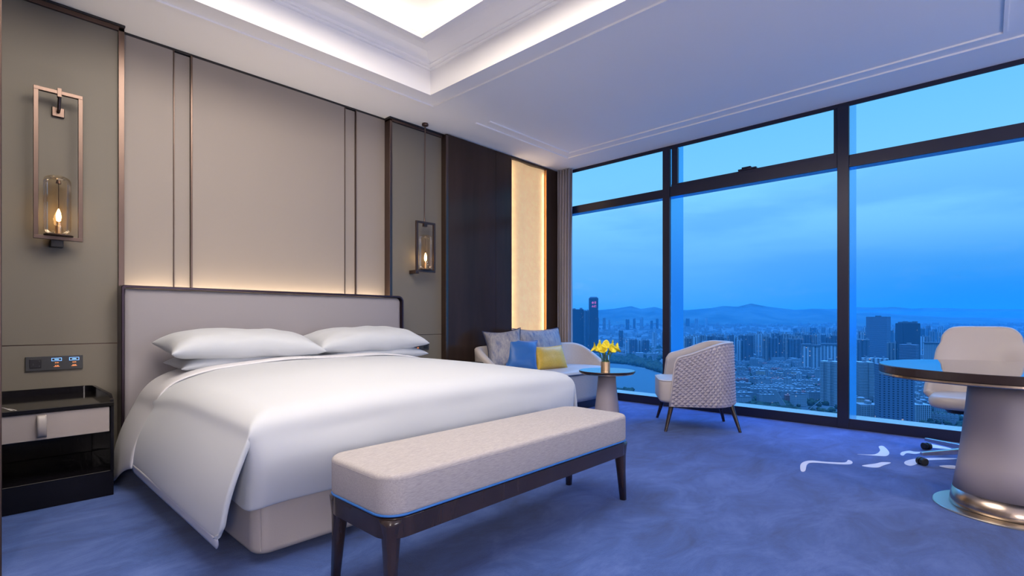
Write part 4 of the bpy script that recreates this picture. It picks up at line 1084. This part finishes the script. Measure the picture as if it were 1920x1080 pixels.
LM = [('slab_tower', 'broad dark high rise beside the curtain, next to the tallest skyscraper', 1072, 1094, 580, 667, F_dark, dict(bays=0, depth=30)),
      ('slab_tower', 'slim blue grey high rise touching the tallest skyscraper', 1094.5, 1104, 583, 664, F_mid, dict(bays=2)),
      ('apartment_tower', 'thin solitary tower on the far river bank', 1160.5, 1168, 620, 655, F_mid, dict(bays=2)),
      ('apartment_tower', 'pale striped riverside tower block above the flowers', 1171.5, 1181, 636, 667, F_pale, dict(bays=2, yaw=.1)),
      ('apartment_tower', 'dark riverside tower block in the middle of the bank cluster', 1181.5, 1195, 637, 667, F_mid, dict(bays=2, yaw=.1)),
      ('apartment_tower', 'pale riverside tower block before the dark window mullion', 1196, 1204, 638, 666, F_pale, dict(bays=2, yaw=.1)),
      ('apartment_tower', 'grey riverside tower block at the end of the bank cluster', 1205, 1217, 638, 667, F_mid, dict(bays=2, yaw=.1)),
      ('apartment_tower', 'slender pale twin tower further back beside the mullion', 1223, 1231, 623, 654, F_pale, dict(bays=2, yaw=.1)),
      ('apartment_tower', 'slender tower partly hidden by the first mullion', 1239, 1246, 622, 653, F_pale, dict(bays=2, yaw=.1)),
      ('hall', 'low white riverside hall under the pale tower block', 1192, 1206, 661, 671, F_bal, dict(bays=0, roof=0, yaw=.05)),
      ('hall', 'low white arched hall beside the river bend', 1213, 1233, 662, 673, F_bal, dict(bays=2, roof=3, yaw=-.1)),
      # middle pane
      ('apartment_tower', 'front white apartment tower with two pale stripes, before the thick mullion', 1504, 1521, 648, 695, F_pale, dict(bays=2, yaw=.12, crown=6)),
      ('apartment_tower', 'middle white apartment tower of the front trio in the centre pane', 1521.5, 1538, 649, 696, F_pale, dict(bays=2, yaw=.12, crown=5)),
      ('apartment_tower', 'rear pale apartment tower of the front trio touching the thick mullion', 1541, 1572, 647, 690, F_pale, dict(bays=3, yaw=.12, crown=6)),
      ('balcony_tower', 'tall white tower with stacked balconies touching the thick mullion', 1541.5, 1572, 677, 759, F_bal, dict(bays=3, yaw=-.2, roof=1, crown=0, proj=3)),
      ('apartment_tower', 'beige tower end wall in the centre of the dense cluster', 1430, 1440, 631, 680, F_warm, dict(bays=1, yaw=.3)),
      ('apartment_tower', 'dark tower beside the beige one in the dense cluster', 1441, 1458, 634, 680, F_mid, dict(bays=3, yaw=.3)),
      ('apartment_tower', 'second beige tower end wall further towards the thick mullion', 1468, 1477, 634, 680, F_warm, dict(bays=1, yaw=.3)),
      ('apartment_tower', 'dark tower beside the second beige one', 1478, 1502, 636, 680, F_mid, dict(bays=3, yaw=.3)),
      ('apartment_tower', 'pale tower end wall just behind the armchair side of the cluster', 1412, 1418, 627, 672, F_pale, dict(bays=1, yaw=.3)),
      ('apartment_tower', 'broad dark tower rising right behind the armchair', 1386, 1411, 629, 677, F_mid, dict(bays=4, yaw=.2)),
      # third pane
      ('office_tower', 'tall office tower with bright horizontal bands over the round table', 1628.5, 1665, 594, 678, F_office, dict(bays=0, roof=1, yaw=-.42, depth=34, rm=M_roofd)),
      ('office_tower', 'dark rounded twin crowned tower behind the round table', 1684, 1720, 606, 690, F_dark, dict(bays=2, roof=4, yaw=-.2, depth=34, rm=M_roofd)),
      ('office_block', 'banded office block in front of the twin crowned tower', 1690, 1719, 646, 712, F_office, dict(bays=0, roof=1, yaw=-.3, depth=26)),
      ('office_block', 'white gridded block beside the swivel chair back', 1736, 1766, 643, 706, F_grid, dict(bays=0, roof=0, yaw=.05, depth=22, crown=2)),
      ('apartment_tower', 'white edged block beside the thick mullion below the banded tower', 1609, 1628, 637, 690, F_mid, dict(bays=2, yaw=.05, rm=M_roof, crown=1)),
      ('apartment_block', 'pale block with a roof house, nearest the mullion, under the banded tower', 1617, 1632, 671, 716, F_pale, dict(bays=0, roof=1, yaw=0)),
      ('apartment_block', 'second pale block with a roof house in the row above the table edge', 1633, 1647.5, 671, 716, F_pale, dict(bays=0, roof=1, yaw=0)),
      ('apartment_block', 'third pale block with a roof house in the row above the table edge', 1649, 1664, 672, 716, F_pale, dict(bays=0, roof=1, yaw=0)),
      ('balcony_tower', 'white balcony tower just beyond the thick mullion beside the big blue block', 1606, 1634, 678, 757, F_bal, dict(bays=2, yaw=.3, roof=1, proj=3)),
      ('residential_block', 'big near blue apartment block seen below the round table top', 1647, 1706, 683, 832, F_blue, dict(bays=0, roof=1, yaw=.32, depth=20)),
      ('terrace_block', 'low banded terrace block between the mullion and the big blue block', 1606, 1648, 757, 800, F_low, dict(bays=2, yaw=.4, roof=1)),
      ('terrace_block', 'low pale block between the big blue block and the swivel chair', 1707, 1740, 757, 790, F_grid, dict(bays=0, yaw=.5, roof=1)),
      ]
for nme, lab, a, b_, t_, bs, mt_, kw in LM: landmark(nme, lab, a, b_, t_, bs, mt_, **kw)
# open white frame of a building site under the swivel chair
D = 880; fx, fy_ = at_depth(1766, D); fr_b = MB()
for i in range(9):
    for j in range(4): fr_b.box(-22 + i * 5.5, -21 + i * 5.5, j * 6, j * 6 + 1, 0, 16)
for z in (4, 8, 12, 16):
    fr_b.box(-22, 23, 0, 1, z - .6, z); fr_b.box(-22, 23, 18, 19, z - .6, z)
sf_ = empty('frame_building', (0, 0, 0), 0, 'open white concrete frame of a low building below the swivel chair seat', 'building')
fr_b.build('concrete_frame', M_roof, sf_); place(sf_, 1766, D, .2); TAKEN.append((1735, 1800, D))
# slanted white pylon and a crane boom in the low quarter
pyl = empty('leaning_pylon', (0, 0, 0), 0, 'broad leaning pale blue pylon standing among the low houses', 'pylon')
m = MB(); m.rings([[(-5, -3, 0), (5, -3, 0), (5, 3, 0), (-5, 3, 0)], [(-27, -3, 40), (-18, -3, 40), (-18, 3, 40), (-27, 3, 40)]]); m.build('shaft', M_roof, pyl); place(pyl, 1474, 1010, 0); TAKEN.append((1445, 1485, 1010))
cr_ = empty('crane', (0, 0, 0), 0, 'thin white crane boom slanting up in front of the white balcony tower', 'crane')
m = MB(); m.tube([(-15, 0, 0), (18, 0, 34)], .9, 6); m.build('boom', M_roof, cr_); MB().box(-19, -12, -2, 2, 0, 4).build('cab', M_roofd, cr_); place(cr_, 1520, 940, 0); TAKEN.append((1500, 1540, 940))
# glowing roof sign bars
rs_ = empty('roof_sign', (0, 0, 0), 0, 'pair of glowing white bars with a red middle on a far tower roof', 'sign')
Dn = 2350; x_, y_ = at_depth(1505, Dn)
m = MB(); m.box(-28, -10, -.5, .5, 0, 2.6); m.box(8, 28, -.5, .5, 0, 2.6); m.build('white_bar', emis('white_sign_glow', (.85, .85, 1), 1.0), rs_)
MB().box(-9, 7, -.5, .5, .3, 2.4).build('red_bar', M_sign, rs_); rs_.location = (x_, y_, CH + (HOR - 631.3) * Dn / F_PX); rs_.rotation_euler.z = YAW - PI / 2 - .52
# --- high rises standing in groups
PROT = []
rr = random.Random(11)
for q, (w0, d0, h0, bays, fm) in enumerate(((30, 16, 95, 3, F_pale), (24, 15, 98, 2, F_mid), (36, 15, 92, 4, F_mid), (22, 18, 100, 2, F_pale), (28, 16, 96, 3, F_warm))):
    tm = tower_mesh(w0, d0, h0, bays); me_o = tm.build('apartment_tower', [fm, M_roof]); PROT.append((me_o, w0, h0))
used_p = set()
def free(px, hw, D, tol):
    for a, b_, d in TAKEN:
        if px + hw > a and px - hw < b_ and abs(D - d) < tol: return False
    return True
def grp_tower(px, D, top, label, group):
    q = rr.randrange(len(PROT)); o, w0, h0 = PROT[q]
    c = o if q not in used_p else o.copy()
    if q in used_p: COL.objects.link(c)
    used_p.add(q)
    place(c, px, D, rr.uniform(-.35, .45))
    h = CH + (HOR - top) * D / F_PX - c.location.z
    c.scale = (rr.uniform(.75, 1.05), 1, h / h0)
    TAKEN.append((px - w0 * .5 * F_PX / D, px + w0 * .5 * F_PX / D, D))
    tag(c, label, 'building', group)
def tower_rows(px0, px1, rows, label, group, skip=.0):
    for D, step, t0, t1 in rows:
        px = px0 + rr.uniform(0, step)
        while px < px1:
            if rr.random() > skip and free(px, 5, D, 60): grp_tower(px, D + rr.uniform(-60, 60), rr.uniform(t0, t1), label, group)
            px += step * rr.uniform(.8, 1.25)
tower_rows(1284, 1400, ((2000, 13.5, 630, 640), (2350, 12, 628, 634), (2700, 14, 626, 632)), 'apartment tower rising above the armchair in the centre pane', 'apartment towers behind the armchair')
tower_rows(1402, 1572, ((2250, 12.5, 626, 633), (2650, 11, 624, 630), (3050, 12, 621, 626)), 'apartment tower in the dense wall of high rises between armchair and thick mullion', 'dense cluster of apartment towers in the centre pane')
tower_rows(1490, 1574, ((3900, 8.5, 614, 619), (4400, 8, 612, 617)), 'distant slim tower in the comb of towers under the hills', 'distant comb of towers in the centre pane')
tower_rows(1286, 1330, ((5000, 9, 596, 599),), 'distant slim tower standing at the foot of the hills beside the first mullion', 'distant towers at the foot of the hills')
tower_rows(1120, 1240, ((4800, 11, 596, 602),), 'faint distant tower beyond the fields under the far hills', 'faint towers beyond the river', skip=.25)
tower_rows(1606, 1800, ((2450, 13, 620, 634), (3000, 11, 612, 624), (3700, 10, 610, 618)), 'pale tower in the far quarter seen beyond the thick mullion', 'far towers in the third pane', skip=.1)
tower_rows(1664, 1800, ((1900, 16, 632, 650),), 'mid height tower among the blocks over the round table', 'mid height towers over the table', skip=.25)
for q, (o, _, _) in enumerate(PROT):
    if q not in used_p: bpy.data.objects.remove(o)
# --- low houses in rows
LOWP = []
for q, (w0, d0, h0, fm, rm) in enumerate(((46, 12, 19, F_low, M_roof), (30, 13, 22, F_low, M_roofd), (56, 12, 18, F_low, M_roof), (22, 16, 26, F_lowt, M_roof), (40, 13, 18, F_lowr, M_roofr), (34, 18, 14, F_low, M_roofr), (26, 12, 30, F_grid, M_roof))):
    m = MB(); m.box(-w0 / 2, w0 / 2, -d0 / 2, d0 / 2, 0, h0); m.box(-w0 / 2 - .5, w0 / 2 + .5, -d0 / 2 - .5, d0 / 2 + .5, h0, h0 + .9, 1)
    for k in range(int(w0 // 12)): 
        x = -w0 / 2 + 6 + k * 12; m.box(x - 2, x + 2, -2.5, 2.5, h0 + .9, h0 + 3.6, 1)
    LOWP.append((m.build('low_house', [fm, rm]), w0))
used_l = set(); NLOW = 0
def low_house(px, D, yaw, label, group, kind=None):
    global NLOW
    q = kind if kind is not None else rr.choices(range(7), (6, 5, 5, 1.5, 1.2, 1.2, 1.6))[0]
    o, w0 = LOWP[q]; c = o if q not in used_l else o.copy()
    if q in used_l: COL.objects.link(c)
    used_l.add(q); place(c, px, D, yaw); c.scale = (rr.uniform(.7, 1.1), 1, rr.uniform(.75, 1.25)); tag(c, label, 'building', group); NLOW += 1
def low_area(px0, px1, Da, Db, step, label, group, skip=.12, mx=999):
    D = Da
    while D < Db:
        px = px0 + rr.uniform(0, 8); row = rr.uniform(-.25, .55)
        while px < px1:
            if rr.random() > skip and free(px, 18 * F_PX / D, D, 30) and mx > 0:
                low_house(px, D + rr.uniform(-9, 9), row + (PI / 2 if rr.random() < .12 else 0) + rr.uniform(-.06, .06), label, group); mx -= 1
            px += rr.uniform(46, 62) * F_PX / D
        D += step * (D / 1400) ** .7 * rr.uniform(.9, 1.15)
low_area(1385, 1574, 1060, 1980, 34, 'low apartment house in the crowded quarter under the high rises of the centre pane', 'low houses in the centre pane', mx=205)
low_area(1606, 1812, 980, 1720, 44, 'low house among the blocks seen below and beside the round table', 'low houses in the third pane', mx=90)
for q, (o, _) in enumerate(LOWP):
    if q not in used_l: bpy.data.objects.remove(o)
# --- beyond counting: the small roofs of the plain and the trees
m = MB()
for k in range(3800):
    D = rr.choice((rr.uniform(1950, 3300), rr.uniform(3300, 5600))); px = rr.uniform(930, 2250)
    if px < 1300 and D < 2350: continue
    x, y = at_depth(px, D); z = ground_h(px, D) if D > 3300 else GZ; a = rr.uniform(0, PI); w, d, h = rr.uniform(12, 60), rr.uniform(9, 18), rr.uniform(6, 26)
    ca, sa = math.cos(a), math.sin(a)
    m.rings([[(x + ca * u - sa * v, y + sa * u + ca * v, zz) for u, v in ((-w / 2, -d / 2), (w / 2, -d / 2), (w / 2, d / 2), (-w / 2, d / 2))] for zz in (z - 3, z + h)])
tag(m.build('distant_roofs', M_roof, merge=False, recalc=False), 'countless small pale buildings scattered over the far plain under the hills', 'buildings', kind='stuff')
m = MB()
t_ = (1 + 5 ** .5) / 2
IV = [Vector(v).normalized() for v in ((-1, t_, 0), (1, t_, 0), (-1, -t_, 0), (1, -t_, 0), (0, -1, t_), (0, 1, t_), (0, -1, -t_), (0, 1, -t_), (t_, 0, -1), (t_, 0, 1), (-t_, 0, -1), (-t_, 0, 1))]
IF = [(0, 11, 5), (0, 5, 1), (0, 1, 7), (0, 7, 10), (0, 10, 11), (1, 5, 9), (5, 11, 4), (11, 10, 2), (10, 7, 6), (7, 1, 8), (3, 9, 4), (3, 4, 2), (3, 2, 6), (3, 6, 8), (3, 8, 9), (4, 9, 5), (2, 4, 11), (6, 2, 10), (8, 6, 7), (9, 8, 1)]
def blob(px, D, r):
    x, y = at_depth(px, D); m.add([(x + v.x * r * rr.uniform(.8, 1.2), y + v.y * r * rr.uniform(.8, 1.2), GZ + r * .6 + v.z * r * rr.uniform(.7, 1.1)) for v in IV], IF)
bank = [(1072, 679), (1150, 682), (1183, 685), (1212, 691), (1240, 700), (1272, 716)]
for k in range(1300):                               # wooded far bank
    px = rr.uniform(1072, 1275); py = interp(bank, px) - abs(rr.gauss(0, 1)) * 7 - .8
    if py > 660: blob(px, D_of(py), rr.uniform(7, 13))
for k in range(260): blob(rr.uniform(1150, 1186), D_of(rr.uniform(732, 780)), rr.uniform(4, 8))
for k in range(2100): px = rr.uniform(1380, 1820); blob(px, rr.uniform(800, 2000), rr.uniform(3, 7))
for k in range(500): blob(rr.uniform(1385, 1480), rr.uniform(880, 1060), rr.uniform(4, 8))
for k in range(1200): blob(rr.uniform(1075, 1580), rr.uniform(2300, 3300), rr.uniform(7, 14))
tag(m.build('treetops', M_tree, smooth=True, merge=False), 'dark tree crowns along the river bank and between the houses', 'trees', kind='stuff')
# roads
m = MB()
def road(pts, w):
    P_ = [Vector((*gp(*p), 0)) for p in pts]
    for a, b_ in zip(P_, P_[1:]):
        n = (b_ - a).normalized(); n = Vector((-n.y, n.x, 0)) * w / 2
        m.add([(a.x + n.x, a.y + n.y, GZ + .9), (b_.x + n.x, b_.y + n.y, GZ + .9), (b_.x - n.x, b_.y - n.y, GZ + .9), (a.x - n.x, a.y - n.y, GZ + .9)], [(0, 1, 2, 3)])
road([(1388, 716), (1420, 737), (1452, 762), (1480, 790)], 14); road([(1385, 700), (1450, 705), (1570, 722)], 9); road([(1120, 646), (1245, 652), (1400, 656), (1600, 650)], 22); road([(1120, 634), (1245, 640), (1420, 633)], 22)
struct(m.build('road', M_road, merge=False, recalc=False))
# --- evening haze over the plain: a real scattering volume lit by the sky
vm = bpy.data.materials.new('evening_haze'); vm.use_nodes = True; t = vm.node_tree; t.nodes.clear()
vo = N(t, 'ShaderNodeVolumeScatter'); vo.inputs['Color'].default_value = (.10, .60, 1, 1); vo.inputs['Density'].default_value = 1 / 22000; vo.inputs['Anisotropy'].default_value = 0
mo = N(t, 'ShaderNodeOutputMaterial'); ab = N(t, 'ShaderNodeVolumeAbsorption'); ab.inputs['Color'].default_value = (.0, .55, .86, 1); ab.inputs['Density'].default_value = 1 / 9500
as_ = N(t, 'ShaderNodeAddShader'); L(t, vo.outputs[0], as_.inputs[0]); L(t, ab.outputs[0], as_.inputs[1]); L(t, as_.outputs[0], mo.inputs['Volume'])
m = MB(); vs = []
A_ = [at_depth(960, 250), at_depth(2500, 250), at_depth(2500, 13500), at_depth(960, 13500)]
x0h, y0h = at_depth(1430, 300)
m.rings([[(*p, z) for p in A_] for z in (GZ - 60, 160)])
hz = m.build('haze', vm); tag(hz, 'blue evening haze lying over the city and hills', 'haze', kind='stuff')
